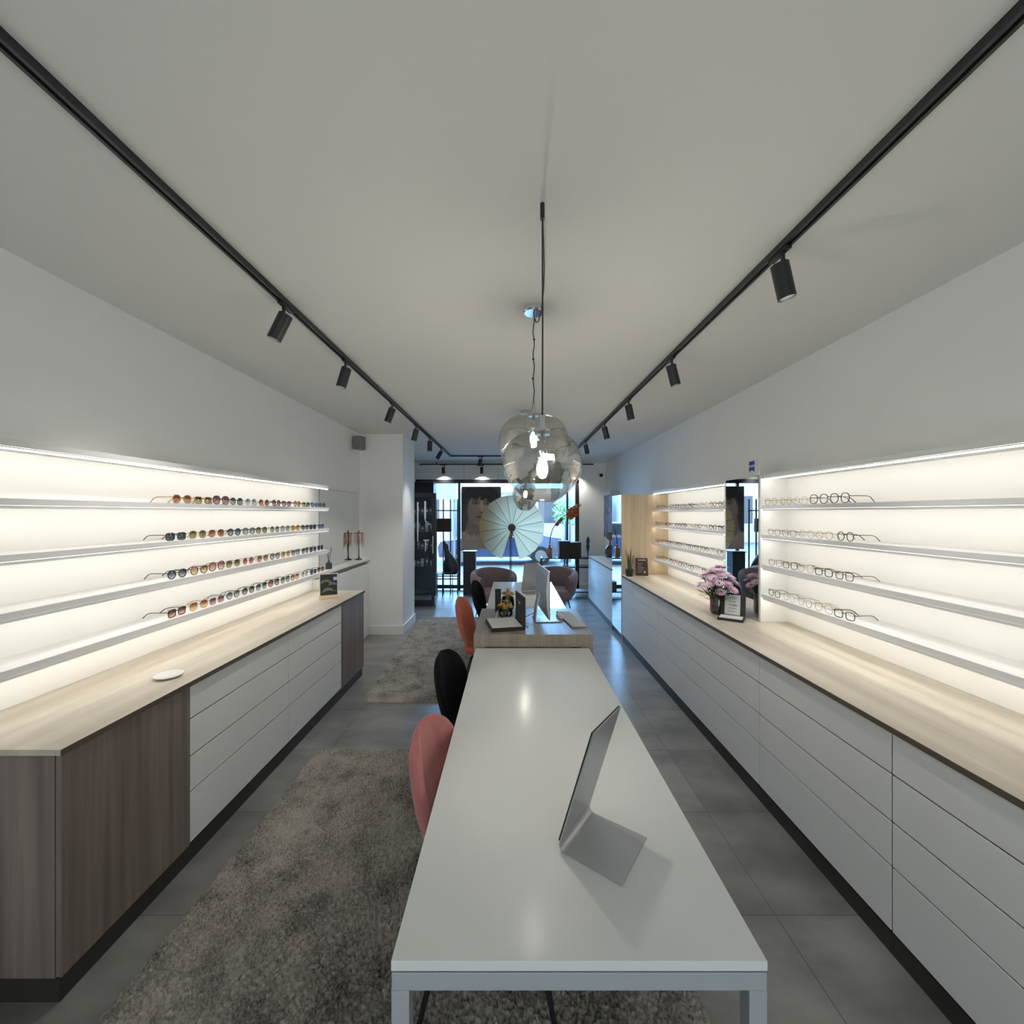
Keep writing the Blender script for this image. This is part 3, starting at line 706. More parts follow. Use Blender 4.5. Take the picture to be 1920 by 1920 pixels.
# ---------------------------------------------------------------- desk mirrors
def lmirror(x, y, rz, z, label):
    """bent aluminium sheet; local: fold along x, foot towards -y, upright leaning over the foot, mirror glass on the outer side"""
    t = thing('desk_mirror', label, 'mirror', (x, y, z), rz, 'bent aluminium desk mirrors')
    w, th = .090, .003; H = .345; lean = .104; R = .016
    d = Vector((0, -lean, H)).normalized(); a = math.atan2(H, -lean)   # upright direction in the yz plane
    prof = [(-.170, th)]
    cyc, czc = -R, R+th
    ang0 = -PI/2; ang1 = math.atan2(d.z, d.y)-PI/2
    for i in range(9):
        q = ang0+(ang1-ang0)*i/8; prof.append((cyc+R*math.cos(q), czc+R*math.sin(q)))
    e = Vector((0, prof[-1][0], prof[-1][1])); tip = e+d*(H-.012); prof.append((tip.y, tip.z))
    outer = []
    for i, p in enumerate(prof):
        a_ = Vector(prof[max(i-1, 0)]); b_ = Vector(prof[min(i+1, len(prof)-1)]); tv = (b_-a_).normalized(); outer.append((p[0]+tv.y*th, p[1]-tv.x*th))
    o = MB().prism(prof+outer[::-1], 'x', -w, w).build('bent_sheet', M['alu'], t)
    autosmooth(o, 30)
    nv = Vector((0, d.z, -d.y)); p0 = Vector((0, *outer[-2]))+d*.004; p1 = Vector((0, *outer[-1]))-d*.001
    q = [p0+nv*.0003, p1+nv*.0003, p1+nv*.0043, p0+nv*.0043]
    g_ = MB().prism([(v.y, v.z) for v in q], 'x', -w, w).build('mirror_glass', [M['mirror'], M['blackmat']], t)
    for i_ in (0, 1, 3): g_.data.polygons[i_].material_index = 1
    return t
lmirror(.180, 1.158, math.atan2(.145, .106), .7546, 'leaning aluminium desk mirror on the near white table')
lmirror(.190, 4.66, .35, .7546, 'leaning aluminium desk mirror on the far white table')

# ---------------------------------------------------------------- things on the desk
DZ = .8392
t = thing('computer_monitor', 'slim silver desktop computer seen almost edge-on on the taupe desk', 'computer', (.262, 3.14, DZ), math.atan2(.45, -.045))
MB().prism([(-.10, -.095), (.10, -.095), (.10, .095), (-.10, .095)], 'z', 0, .006).build('foot', M['alu'], t, bevel=.003)
MB().prism([(.085, .005), (.075, .11), (.055, .20), (.062, .20), (.083, .11), (.095, .005)], 'x', -.045, .045).build('stand', M['alu'], t)
pr = [(.028, .055), (.040, .12), (.048, .24), (.040, .36), (.028, .40)]
MB().prism([(.020, .055)]+pr+[(.020, .40)], 'x', -.245, .245).build('housing', M['alu'], t, bevel=.004)
MB().box(-.240, .240, .0165, .0198, .115, .395).build('screen', plain('dark screen glass', (.02, .02, .022), .08), t)
MB().box(-.245, .245, .0165, .0199, .055, .112).build('chin', M['alu'], t)
MB().tube([(.04, .07, .05), (.0, .16, .02), (-.10, .20, .004), (-.22, .17, .004)], .0025, 6).build('cable', M['blackmat'], t)
t = thing('keyboard', 'thin white keyboard lying on the right side of the taupe desk', 'keyboard', (.447, 3.13, DZ), PI/2+.14)
MB().prism([(-.055, .0), (.055, .0), (.055, .012), (-.055, .005)], 'x', -.225, .225).build('base', M['alu'], t, bevel=.002)
kb = MB()
for i in range(18):
    for j in range(5):
        x0 = -.219+i*.0244; y0 = -.050+j*.0202; zz = .0052+(y0+.055+.009)*.0636
        kb.box(x0, x0+.0215, y0, y0+.0175, zz, zz+.0028)
kb.build('keys', M['paper'], t)
t = thing('computer_mouse', 'small white computer mouse behind the monitor foot on the taupe desk', 'mouse', (.372, 3.19, DZ), .2)
MB().sheet([[(.028*k*math.cos(2*PI*j/20), .052*k*math.sin(2*PI*j/20), zz) for j in range(20)] for k, zz in ((1, 0), (1, .008), (.9, .02), (.6, .029), (.02, .032))], closed_u=True).build('shell', M['white'], t, smooth=True)
def check_mark(mb, x, cy, cz, s):
    """small curved tick on a plane x = const"""
    top = [(-.5, .12), (-.42, -.12), (-.28, -.18), (0, -.10), (.5, .22)]; bot = [(.5, .22), (0, -.02), (-.25, -.07), (-.36, -.02), (-.38, .10)]
    return mb.prism([(cy+s*a, cz+s*b) for a, b in top+bot[1:]], 'x', x, x+.0008)
t = thing('display_case', 'open black eyewear case with a white tick mark, on the taupe desk', 'display case', (-.055, 2.945, DZ), .22)
MB().box(-.115, .112, -.135, .135, 0, .026).build('tray', M['blackmat'], t, bevel=.002)
MB().box(-.108, .100, -.128, .128, .0262, .029).build('white_inlay', M['paper'], t)
lid = MB().box(.113, .123, -.135, .135, .0, .225).build('lid', M['blackmat'], t, bevel=.002)
check_mark(MB(), .1121, .02, .165, .075).build('tick_mark', M['white'], lid)
MB().box(-.1158, -.1152, -.10, -.08, .008, .018).build('clasp', M['chrome'], t)
def blossom(mb, c, nrm, r, layers=3, n=9, tilt=.5, wid=.34, lift=.12):
    nrm = Vector(nrm).normalized(); a = nrm.orthogonal().normalized(); b = nrm.cross(a); c = Vector(c)
    for l in range(layers):
        rr = r*(1-.24*l); el = lift+tilt*l*.55
        for k in range(n):
            th = 2*PI*(k+.5*(l % 2))/n+.2*l; d = a*math.cos(th)+b*math.sin(th); sd = nrm.cross(d)
            tip = c+(d*math.cos(el)+nrm*math.sin(el))*rr; mid = c+(d*math.cos(el)+nrm*(math.sin(el)+.10))*rr*.62
            w = r*wid*.5
            mb.add([c-sd*w*.35, c+sd*w*.35, mid+sd*w, mid-sd*w, tip+sd*w*.45, tip-sd*w*.45], [(0, 1, 2, 3), (3, 2, 4, 5)])
def ball(mb, c, r, n=8):
    rows = []
    for i in range(n+1):
        p = PI*i/n; rows.append([(c[0]+max(r*math.sin(p), 1e-4)*math.cos(2*PI*j/10), c[1]+max(r*math.sin(p), 1e-4)*math.sin(2*PI*j/10), c[2]+r*math.cos(p)) for j in range(10)])
    return mb.sheet(rows, closed_u=True)
def flower(name, root, tip, r, m, mc, label, group, leaf=True, n=9, layers=3, wid=.34):
    root = Vector(root); tip = Vector(tip); d = tip-root
    t = thing(name, label, 'flower', root, 0, group)
    MB().tube([(0, 0, 0), (d.x*.35, d.y*.35, d.z*.6), (d.x, d.y, d.z)], .0022, 6).build('stem', M['leaf'], t, smooth=True)
    nv = (d.normalized()+Vector((d.x, d.y, 0))*2.2+Vector((0, 0, .25))).normalized()
    mb = MB(); blossom(mb, d, nv, r, layers, n, .5, wid, .12 if wid > .3 else .28); h = mb.build('flower_head', m, t)
    cb = MB(); ball(cb, d+nv*r*.18, r*.16, 6); cb.build('flower_heart', mc, h, smooth=True)
    if leaf:
        lb = MB()
        for k in range(4):
            q = d*(.45+.12*k); th = random.uniform(0, 2*PI); dr = Vector((math.cos(th), math.sin(th), .35)); s = Vector((-math.sin(th), math.cos(th), 0))
            ln = random.uniform(.035, .06)*(1.5 if name == 'chrysanthemum' else .7)
            lb.add([q, q+dr*ln*.5+s*.013, q+dr*ln+Vector((0, 0, -.008)), q+dr*ln*.5-s*.013], [(0, 1, 2, 3)])
        lb.build('leaf', M['leaf'], t)
    return t
for bx_, by_, bz_, wh in ((-.050, 3.20, 0, 'front'), (-.035, 3.43, .045, 'back')):
    t = thing('glass_bowl', f'small clear glass bowl of golden flowers on the taupe desk, {wh} one of the two', 'bowl', (bx_, by_, DZ), 0, 'glass bowls of golden flowers')
    MB().lathe([(.004, .004), (.038, .004), (.040, 0), (.052, .02), (.056, .045), (.050, .065+bz_), (.048, .065+bz_), (.053, .045), (.049, .022), (.036, .008), (.004, .008)], 28, close=False).build('bowl', M['glass'], t, smooth=True)
    for k in range(9):
        a = 2*PI*k/8; rr = .0 if k == 8 else .040
        flower('golden_flower', (bx_+.010*math.cos(a), by_+.010*math.sin(a), DZ+.010), (bx_+rr*math.cos(a), by_+rr*math.sin(a), DZ+.082+bz_+.010*(k % 3)+(.022 if k == 8 else 0)), .030, M['yellow'], M['orange'],
               f'golden yellow flower bunched in the {wh} small glass bowl on the taupe desk', f'golden flowers in the {wh} glass bowl', leaf=(k % 2 == 0), n=9)
t = thing('stylus_pen', 'thin white pen leaning on the glass bowl on the taupe desk', 'pen', (-.125, 3.03, DZ))
MB().tube([(0, 0, .004), (.012, .11, .055), (.0135, .124, .061)], [.003, .004, .002], 8).build('barrel', M['white'], t)
t = thing('leaflet_stand', 'dark slab leaflet holder standing at the back left of the taupe desk', 'leaflet holder', (-.115, 3.38, DZ), .1)
MB().prism([(-.03, 0), (.04, 0), (.04, .006), (.006, .006), (.016, .185), (.006, .185), (-.006, .006), (-.03, .006)], 'x', -.024, .024).build('holder', M['blackmat'], t, bevel=.001)

# ---------------------------------------------------------------- things on the left
t = thing('picture_block', 'black engraved picture block with a pale wood foot on the left worktop', 'picture', (-1.70, 3.80, CT), .48)
MB().box(-.075, .085, -.025, .045, 0, .022).build('foot', plain('light beech', (.62, .47, .32), .5, noise=.15, scale=20), t, bevel=.002)
mm = Matrix.Translation((0, 0, .018)) @ Matrix.Rotation(-.17, 4, 'X')
MB().box(-.075, .085, 0, .016, .004, .215).xf(mm).build('frame', plain('pale edge', (.60, .54, .42), .4), t)
pl = MB().box(-.067, .077, -.0012, -.0002, .016, .207).xf(mm).build('picture', M['blackmat'], t)
ln = MB()
for cxx, czz, rr in ((-.018, .125, .046), (.040, .105, .034), (.0, .055, .040)):
    for k in range(3):
        P = [(cxx+(rr-.008*k)*math.cos(q*PI/10), -.0022, czz+(rr*.7-.008*k)*math.sin(q*PI/10)) for q in range(11)]
        ln.tube(P, .0011, 5)
ln.tube([(-.06, -.0022, .045), (.0, -.0022, .062), (.07, -.0022, .05)], .0012, 5)
ln.xf(mm).build('engraving', plain('engraved white line', (.45, .48, .44), .6), pl)
MB().box(.045, .077, -.0035, -.0013, .150, .178).xf(mm).build('blue_sticker', plain('pale blue sticker', (.45, .50, .85), .4), pl)
t = thing('trinket_dish', 'small white dish near the front end of the left worktop', 'dish', (-1.66, 1.985, CT))
MB().lathe([(.003, .003), (.035, .0), (.05, .006), (.06, .014), (.058, .015), (.045, .008), (.003, .006)], 28, close=False).build('dish', M['white'], t, smooth=True)
t = thing('reed_diffuser', 'dark reed diffuser with crossed sticks at the near end of the white ledge', 'diffuser', (-1.985, 4.45, 1.0452))
MB().lathe([(.004, .0), (.030, .0), (.033, .006), (.033, .055), (.024, .068), (.012, .074), (.012, .086), (.004, .086)], 20).build('bottle', plain('dark grey glass', (.05, .055, .055), .1), t, smooth=False)
for k in range(5):
    a = k*1.3; MB().tube([(0, 0, .05), (.028*math.cos(a), .045*math.sin(a), .225+.01*(k % 2))], .002, 6).build('reed_stick', M['blackmat'], t)
t = thing('jewellery_stand', 'black jewellery T-stand hung with pink chains at the far end of the white ledge', 'jewellery stand', (-1.985, 5.32, 1.0452), .25)
MB().lathe([(.004, 0), (.045, 0), (.045, .006), (.012, .020), (.007, .05), (.006, .30), (.009, .31), (.006, .32), (.007, .375), (.002, .385)], 20).build('post', M['black'], t, smooth=True)
MB().tube([(-.062, 0, .340), (-.03, 0, .347), (.03, 0, .347), (.062, 0, .340)], .005, 8).build('cross_bar', M['black'], t)
ck = [plain('rose gold chain', (.62, .34, .27), .35, metal=.5), plain('blush bead chain', (.66, .45, .38), .4), plain('dark bead chain', (.12, .06, .05), .4)]
for k in range(7):
    x = -.055+.018*k; dpt = .16+.02*(k*5 % 4)
    MB().tube([(x, -.010, .345), (x-.004, -.013, .345-dpt*.5), (x+.004, -.014, .345-dpt), (x+.010, -.012, .345-dpt*.5), (x+.008, -.008, .345)], .0035, 6).build('necklace', ck[k % 3], t, smooth=True)
t = thing('wall_speaker', 'small grey speaker mounted high on the left wall before the pillar', 'speaker', (XL, 5.35, 2.555))
MB().box(.001, .05, -.012, .012, -.02, .02).build('bracket', M['greyplastic'], t)
sp = MB().prism([(.05, -.075), (.05, .075), (.15, .055), (.15, -.055)], 'z', -.085, .085).xf(Matrix.Rotation(-.4, 4, 'Z')).build('cabinet', M['greyplastic'], t, bevel=.008)

# ---------------------------------------------------------------- things on the right worktop
t = thing('snake_plant_pot', 'small potted snake plant on the right worktop beside the oak panel', 'potted plant', (1.475, 5.16, CT))
MB().lathe([(.004, 0), (.040, 0), (.050, .085), (.046, .088), (.043, .075), (.004, .075)], 24).build('pot', plain('black pot', (.02, .018, .016), .5), t, smooth=False)
lf = plain('snake plant leaf', (.06, .09, .025), .5, noise=.6, scale=45)
for k in range(9):
    a = k*2.4; rr = .012+.014*(k % 3)/2; x, y = rr*math.cos(a), rr*math.sin(a); h = .19+.025*((k*7) % 5)-.08*(k > 6); ox, oy = .035*math.cos(a), .025*math.sin(a)
    P = []; s = Vector((-math.sin(a), math.cos(a), 0))
    for i in range(9):
        v = i/8; w = .0105*(math.sin(PI*(.22+.78*v))**.7 if v < 1 else .02)
        c = Vector((x+ox*v*v, y+oy*v*v, .07+h*v)); bul = Vector((math.cos(a), math.sin(a), 0))*.003
        P.append([c-s*w, c+bul, c+s*w, c-bul])
    MB().sheet(P, closed_u=True).build('leaf', lf, t, smooth=True)
t = thing('chalkboard_sign', 'black framed chalkboard card leaning beside the snake plant', 'sign', (1.645, 5.19, CT), -.12)
mm = Matrix.Rotation(-.20, 4, 'X')
MB().box(-.075, .075, 0, .010, .002, .225).xf(mm).build('board', M['rattan'], t, bevel=.002)
w_ = MB().box(-.045, .05, -.0012, -.0002, .190, .206)
for i in range(5): w_.box(-.055+.01*(i % 2), .0+.012*(i % 3), -.0012, -.0002, .045+.026*i, .052+.026*i)
w_.box(.02, .045, -.0012, -.0002, .03, .06).xf(mm).build('chalk_lines', plain('chalk', (.30, .29, .28), .8), t)
MB().tube([(0, .052, .002), (0, .040, .16)], .004, 6).build('strut', M['blackmat'], t)
VX, VY = 1.632, 3.25
t = thing('flower_vase', 'mauve glass cylinder vase of pink chrysanthemums beside the mirror panel', 'vase', (VX, VY, CT))
vg = seethrough('mauve glass', (.62, .53, .55), .10, .02)
MB().lathe([(.004, .006), (.048, .006), (.052, .002), (.056, .006), (.060, .03), (.060, .135), (.057, .14), (.054, .135), (.054, .03), (.050, .014), (.004, .014)], 36, close=False).build('vessel', vg, t, smooth=True)
MB().lathe([(.003, .015), (.050, .016), (.053, .06), (.003, .062)], 30).build('water', seethrough('pink water', (.70, .58, .59), .05), t, smooth=False)
random.seed(11)
for k in range(34):
    a = k*2.399; q = math.sqrt((k+.5)/34); rr = .130*q
    tx = VX+rr*math.cos(a)*.95-.02; ty = VY+rr*math.sin(a)*1.05-.02; tz = CT+.375-.16*q*q+random.uniform(-.03, .02)
    tx = min(tx, 1.745)
    flower('chrysanthemum', (VX+.03*math.cos(a)*q, VY+.03*math.sin(a)*q, CT+.02), (tx, ty, tz), random.uniform(.044, .053), M['petal'] if k % 2 else M['petal2'], M['petal'] if k % 4 else M['petaldark'],
           'lilac-pink chrysanthemum in the bunch standing in the mauve glass vase', 'chrysanthemums in the mauve vase', n=15, layers=4, wid=.19)
for k in range(3):
    a = -1.9+.75*k; flower('chrysanthemum', (VX+.02*math.cos(a), VY+.02*math.sin(a), CT+.02), (VX+.125*math.cos(a), VY+.125*math.sin(a), CT+.19+.02*k), .042, M['petal'], M['petaldark'],
           'lilac-pink chrysanthemum in the bunch standing in the mauve glass vase', 'chrysanthemums in the mauve vase', n=14, layers=4)
t = thing('eyewear_case', 'open black case with a white card in the lid, in front of the flower vase', 'case', (1.640, 3.07, CT), -.62)
MB().box(-.085, .085, -.075, .05, 0, .018).build('tray', M['blackmat'], t, bevel=.002)
MB().box(-.076, .076, -.066, .040, .0182, .0195).build('white_inlay', M['paper'], t)
mm = Matrix.Translation((0, .052, .0)) @ Matrix.Rotation(-.22, 4, 'X')
ld = MB().box(-.085, .085, 0, .012, .0, .185).xf(mm).build('lid', M['blackmat'], t, bevel=.002)
cd_ = MB().box(-.055, .050, -.0012, -.0002, .022, .172).xf(mm).build('card', plain('pale grey card', (.55, .57, .57), .6), ld)
pr = MB()
for i in range(5): pr.box(-.03+.004*(i % 2), .02+.005*(i % 3), -.0018, -.0013, .045+.024*i, .049+.024*i)
pr.box(-.004, .028, -.0018, -.0013, .088, .098).xf(mm).build('card_print', M['greyplastic'], ld)
t = thing('logo_card', 'white card with a blue square emblem on top of the mirror panel', 'sign', (1.79, 3.03, 1.9255))
MB().box(-.012, -.009, -.075, .06, 0, .118).build('card', M['paper'], t)
e_ = MB().box(-.0132, -.0122, -.02, .048, .028, .108).build('blue_emblem', M['blue'], t)
MB().prism([(-.02, .064), (.048, .066), (.048, .078), (-.02, .080)], 'x', -.0138, -.0133).build('emblem_band', M['pale_blue'], e_)
P = [(-.02+.068*i/12, .028) for i in range(13)]+[(.048-.068*i/12, .028+.012*math.sin(PI*i/12)) for i in range(1, 12)]
MB().prism(P, 'x', -.0138, -.0133).build('emblem_curve', M['paper'], e_)

# ---------------------------------------------------------------- far end: chairs, console, gate, poster and fan in the window
def tub_chair(x, y, rz, label):
    t = thing('tub_chair', label, 'armchair', (x, y, 0), rz, 'mauve velvet tub chairs at the shop window')
    # local front is -y; shell wraps round the back
    N = 33; rows = []
    def ring(a, th_in):
        pass
    prof = []
    for i in range(N):
        a = -2.25+4.5*i/(N-1)   # 0 = back (+y)
        top = .77-.10*(abs(a)/2.25)**1.6; r = .335+.02*math.cos(a); ex = 1.0
        def pt(rr, z): return (rr*math.sin(a)*1.02, rr*math.cos(a)*ex, z)
        low = .33
        rows.append([pt(r-.075, low), pt(r-.085, .5), pt(r-.075, top-.05), pt(r-.05, top-.008), pt(r-.015, top), pt(r+.02, top-.02), pt(r+.03, top-.08), pt(r+.015, .55), pt(r-.02, low)])
    mb = MB().sheet(rows, closed_u=True); n9 = 9
    mb.add(rows[0], [tuple(range(9))]); mb.add(rows[-1], [tuple(range(9))])
    s = mb.build('shell', M['mauve'], t, smooth=True)
    w = s.modifiers.new('s', 'SUBSURF'); w.levels = 1; w.render_levels = 1
    rr = [[(.285*k*math.copysign(abs(math.cos(2*PI*j/28))**.8, math.cos(2*PI*j/28)), -.04+.265*k*math.copysign(abs(math.sin(2*PI*j/28))**.8, math.sin(2*PI*j/28)), z) for j in range(28)] for k, z in ((.02, .30), (.96, .30), (1, .34), (1, .42), (.94, .455), (.7, .465), (.02, .468))]
    MB().sheet(rr, closed_u=True).build('seat', M['mauve'], t, smooth=True)
    for sx in (-1, 1):
        for sy in (-1, 1): MB().tube([(sx*.17, sy*.17, .31), (sx*.24, sy*.24, 0)], [.013, .009], 8).build('leg', M['black'], t)
tub_chair(-.28, 6.42, .30, 'mauve velvet tub chair on the left, before the fan in the shop window')
tub_chair(.68, 6.55, -.28, 'mauve velvet tub chair on the right, beside the black console table')

t = thing('console_table', 'black metal console table with glass shelves at the right of the shop window', 'console table', (1.07, 8.15, 0))
hx, hy, hz = .50, .16, .775
a = MB(); w = .022
for zz in (hz-w, .10):
    a.box(-hx, hx, -hy, -hy+w, zz, zz+w).box(-hx, hx, hy-w, hy, zz, zz+w).box(-hx, -hx+w, -hy+w, hy-w, zz, zz+w).box(hx-w, hx, -hy+w, hy-w, zz, zz+w)
a.box(-.05, hx-w, -hy, -hy+w, .58, .58+w).box(-.05, hx-w, hy-w, hy, .58, .58+w)
a.build('frame', M['black'], t)
for sx in (-1, 1):
    for sy in (-1, 1): MB().box(sx*(hx-w/2)-w/2, sx*(hx-w/2)+w/2, sy*(hy-w/2)-w/2, sy*(hy-w/2)+w/2, 0, hz-w).build('leg', M['black'], t)
MB().box(-.06, -.06+w, -hy, -hy+w, .122, hz-w).build('divider', M['black'], t)
MB().box(-hx+w, hx-w, -hy+w, hy-w, hz-.012, hz-.004).build('glass_top', M['glass'], t)
MB().box(-hx+w, hx-w, -hy+w, hy-w, .112, .12).build('shelf', M['greyplastic'], t)
MB().box(-.04, hx-w, -hy+w, hy-w, .585, .60).build('shelf', M['glass'], t)
t = thing('woven_box', 'large dark brown box standing on the black console table', 'box', (1.14, 8.17, .7752))
MB().box(-.215, .215, -.13, .13, 0, .30).build('body', M['rattan'], t, bevel=.006)
MB().box(-.22, .0, -.135, .135, .3005, .325).build('lid', M['rattan'], t, bevel=.004)
t = thing('storage_basket', 'olive grey storage box on the lower shelf of the black console table', 'box', (.98, 8.13, .1225))
MB().box(-.20, .13, -.11, .11, 0, .17).build('body', plain('olive canvas', (.13, .13, .10), .8), t, bevel=.006)
MB().box(-.205, .135, -.115, .115, .1705, .185).build('lid', plain('olive canvas lid', (.15, .15, .115), .8), t, bevel=.004)
t = thing('amber_vase', 'tall square amber glass vase on the left end of the black console table', 'vase', (.745, 8.12, .7752))
MB().box(-.045, .045, -.045, .045, 0, .20).tube([(0, 0, .20), (0, 0, .255)], .022, 14).build('body', M['amber'], t, bevel=.006)
random.seed(5)
t = thing('orange_branch', 'long curving branch of orange blossoms standing in the amber vase', 'branch', (.745, 8.12, 1.02))
pth = [(0, 0, -.02), (.01, 0, .15), (.06, 0, .32), (.15, 0, .45), (.27, 0, .56), (.42, 0, .66), (.56, 0, .71)]
MB().tube(pth, [.009, .009, .008, .007, .006, .005, .003], 8).build('stem', plain('dark twig', (.06, .035, .03), .7), t, smooth=True)
for k in range(11):
    a = k*2.1; c = Vector((.36+.020*k, .05*math.cos(a), .60+.011*k+.07*math.sin(a)))
    b = MB(); blossom(b, c, (math.cos(a), -.7, math.sin(a)+.3), .075, 3, 7, .6, .55); b.build('blossom', M['orange'], t)
for k in range(4):
    c = Vector((.14+.03*k, -.01, .40+.035*k)); b = MB(); blossom(b, c, (.2*(-1)**k, -.8, .4), .045, 2, 6, .6, .55); b.build('blossom', plain('dusky pink petals', (.35, .12, .13), .6), t)
t = thing('figurine', 'slim dark figurine on the right end of the black console table', 'figurine', (1.50, 8.12, .7752))
MB().lathe([(.004, 0), (.05, 0), (.05, .012), (.016, .02), (.012, .10), (.030, .17), (.036, .22), (.024, .26), (.034, .30), (.040, .335), (.028, .37), (.012, .385), (.030, .40), (.004, .41)], 20).build('body', plain('dark teal ceramic', (.02, .035, .045), .3), t, smooth=True)
t = thing('wall_lightbox', 'slim grey advertising lightbox on the right wall near the shop window', 'poster', (XR, 8.05, 1.60))
MB().box(-.16, -.001, -.27, .27, -.44, .47).build('frame', plain('pale aluminium frame', (.55, .56, .58), .4), t, bevel=.004)
pm, pn, pb = new_mat('grey blue abstract print'); z = pn.nodes.new('ShaderNodeTexNoise'); z.inputs['Scale'].default_value = 7; z.inputs['Detail'].default_value = 5
r = pn.nodes.new('ShaderNodeValToRGB'); r.color_ramp.elements[0].color = (.015, .02, .04, 1); r.color_ramp.elements[0].position = .42; r.color_ramp.elements[1].color = (.20, .20, .30, 1); r.color_ramp.elements[1].position = .62
tt = pn.nodes.new('ShaderNodeTexCoord'); pn.links.new(tt.outputs['Object'], z.inputs['Vector']); pn.links.new(z.outputs['Fac'], r.inputs[0]); pn.links.new(r.outputs[0], pb.inputs['Base Color'])
MB().box(-.162, -.1605, -.25, .25, -.42, .40).build('print', pm, t)
t = thing('printed_vase', 'dark rounded vase with a pink pattern on the low cabinets by the window', 'vase', (1.77, 7.40, CT))
MB().lathe([(.004, 0), (.075, 0), (.095, .06), (.095, .15), (.07, .19), (.045, .205), (.045, .215), (.004, .215)], 26).build('vessel', plain('plum patterned glaze', (.10, .05, .06), .3, noise=.9, scale=26), t, smooth=True)
t = thing('dried_bouquet', 'round ochre dried flower ball standing in the pink patterned vase', 'dried flowers', (1.77, 7.40, CT+.215))
random.seed(3); MB().tube([(0, 0, -.03), (0, 0, .10)], .012, 8).build('stem', M['rattan'], t)
for k in range(20):
    zc = 1-2*(k+.5)/20; a = k*2.4; rr = math.sqrt(1-zc*zc); d = Vector((rr*math.cos(a), rr*math.sin(a), zc)); b = MB(); blossom(b, Vector((0, 0, .16))+d*.055, d, .045, 2, 7, .6, .5)
    b.build('blossom', plain('ochre dried petals', (.30, .20, .10), .8) if k == 0 else bpy.data.materials['ochre dried petals'], t)
t = thing('security_camera', 'small white dome security camera on the street side wall in the far right corner', 'camera', (1.90, YF, 2.49))
MB().box(-.05, .05, -.05, -.001, -.03, .05).build('mount', M['white'], t, bevel=.01)
b = MB(); ball(b, (0, -.05, -.035), .038, 10); b.build('dome', M['black'], t, smooth=True)

# black glass entrance door standing open
t = thing('glass_door', 'black framed glass shop door standing open beside the pillar', 'door', (-1.335, 7.22, 0))
MB().box(-.075, 0, -.025, .025, .012, 2.0).build('stile', M['black'], t, bevel=.002)
MB().box(-.70, -.625, -.025, .025, .012, 2.0).build('stile', M['black'], t, bevel=.002)
MB().box(-.625, -.075, -.025, .025, 1.925, 2.0).build('top_rail', M['black'], t)
MB().box(-.625, -.075, -.025, .025, .012, .125).build('bottom_rail', M['black'], t)
gl = MB().box(-.625, -.075, -.005, .005, .125, 1.925).build('pane', M['glass'], t)
q = MB()
q.box(-.205, -.175, -.0075, -.0055, 1.55, 1.86)
P = [(-.19+.0+.10*(1-math.cos(a)), 1.55-.10*math.sin(a)) for a in [PI/2*i/8 for i in range(9)]]
P2 = [(x, z) for x, z in P]
for (x0, z0), (x1, z1) in zip(P2[:-1], P2[1:]): q.add([(x0-.015*(1 if 1 else 0), -.0075, z0), (x0+.015, -.0075, z0+.012), (x1+.0, -.0075, z1+.018), (x1, -.0075, z1-.012)], [(0, 1, 2, 3)])
q.box(-.33, -.31, -.0075, -.0055, 1.15, 1.84)
q.box(-.22, -.12, -.0075, -.0055, 1.16, 1.185).box(-.195, -.175, -.0075, -.0055, .98, 1.16)
q.build('white_lettering', plain('white vinyl letters', (.62, .68, .76), .6), gl)
MB().tube([(-.04, -.03, .95), (-.04, -.075, .95), (-.04, -.075, 1.25), (-.04, -.03, 1.25)], .010, 8).build('pull_handle', M['chrome'], t)
MB().box(-.02, .01, -.03, .03, .03, .20).build('hinge', M['chrome'], t)

# metal rack with the dark sculpture
t = thing('metal_rack', 'open black metal rod rack standing left of the poster at the window', 'rack', (-1.35, 8.35, 0))
for x in (-.19, -.045, .10, .245): MB().box(x-.011, x+.011, -.011, .011, 0, 1.93).build('rod', M['black'], t)
for z in (1.69, .36, .30): MB().box(-.20, .256, -.018, .018, z, z+.022).build('cross_bar', M['black'], t)
MB().box(-.22, .115, -.05, .05, 1.27, 1.54).build('dark_panel', M['rattan'], t, bevel=.004)
MB().box(-.20, .256, -.28, .03, .44, .458).build('shelf', M['black'], t)
for x in (-.12, -.02, .18): MB().box(x-.007, x+.007, -.27, -.256, 0, .44).build('shelf_leg', M['black'], t)
t = thing('animal_sculpture', 'dark pear-shaped seated animal sculpture on the shelf of the black rack', 'sculpture', (-1.235, 8.20, .4585))
rows = []
for cx_, rx_, ry_, z_ in ((.03, .02, .02, 0), (.03, .125, .09, .0), (.035, .145, .105, .05), (.03, .142, .105, .13), (.012, .122, .095, .22), (-.015, .096, .082, .31), (-.045, .070, .066, .39), (-.066, .052, .052, .45), (-.078, .046, .046, .49), (-.088, .052, .046, .53), (-.095, .050, .044, .565), (-.098, .032, .030, .595), (-.098, .004, .004, .605)):
    rows.append([(cx_+rx_*math.cos(2*PI*j/24), ry_*math.sin(2*PI*j/24), z_) for j in range(24)])
sc = MB().sheet(rows, closed_u=True)
for s_ in (-1, 1):
    sc.tube([(-.105, s_*.026, .575), (-.110, s_*.032, .615), (-.112, s_*.034, .650)], [.020, .013, .002], 8)
    sc.tube([(-.060, s_*.045, .33), (-.105, s_*.045, .18), (-.112, s_*.045, .02), (-.15, s_*.045, .012)], [.030, .022, .017, .014], 8)
sc.tube([(.12, .02, .03), (.06, -.10, .02), (-.06, -.115, .018), (-.12, -.09, .016)], [.022, .018, .014, .006], 8)
sc.build('body', plain('dark slate ceramic', (.022, .028, .036), .4), t, smooth=True)
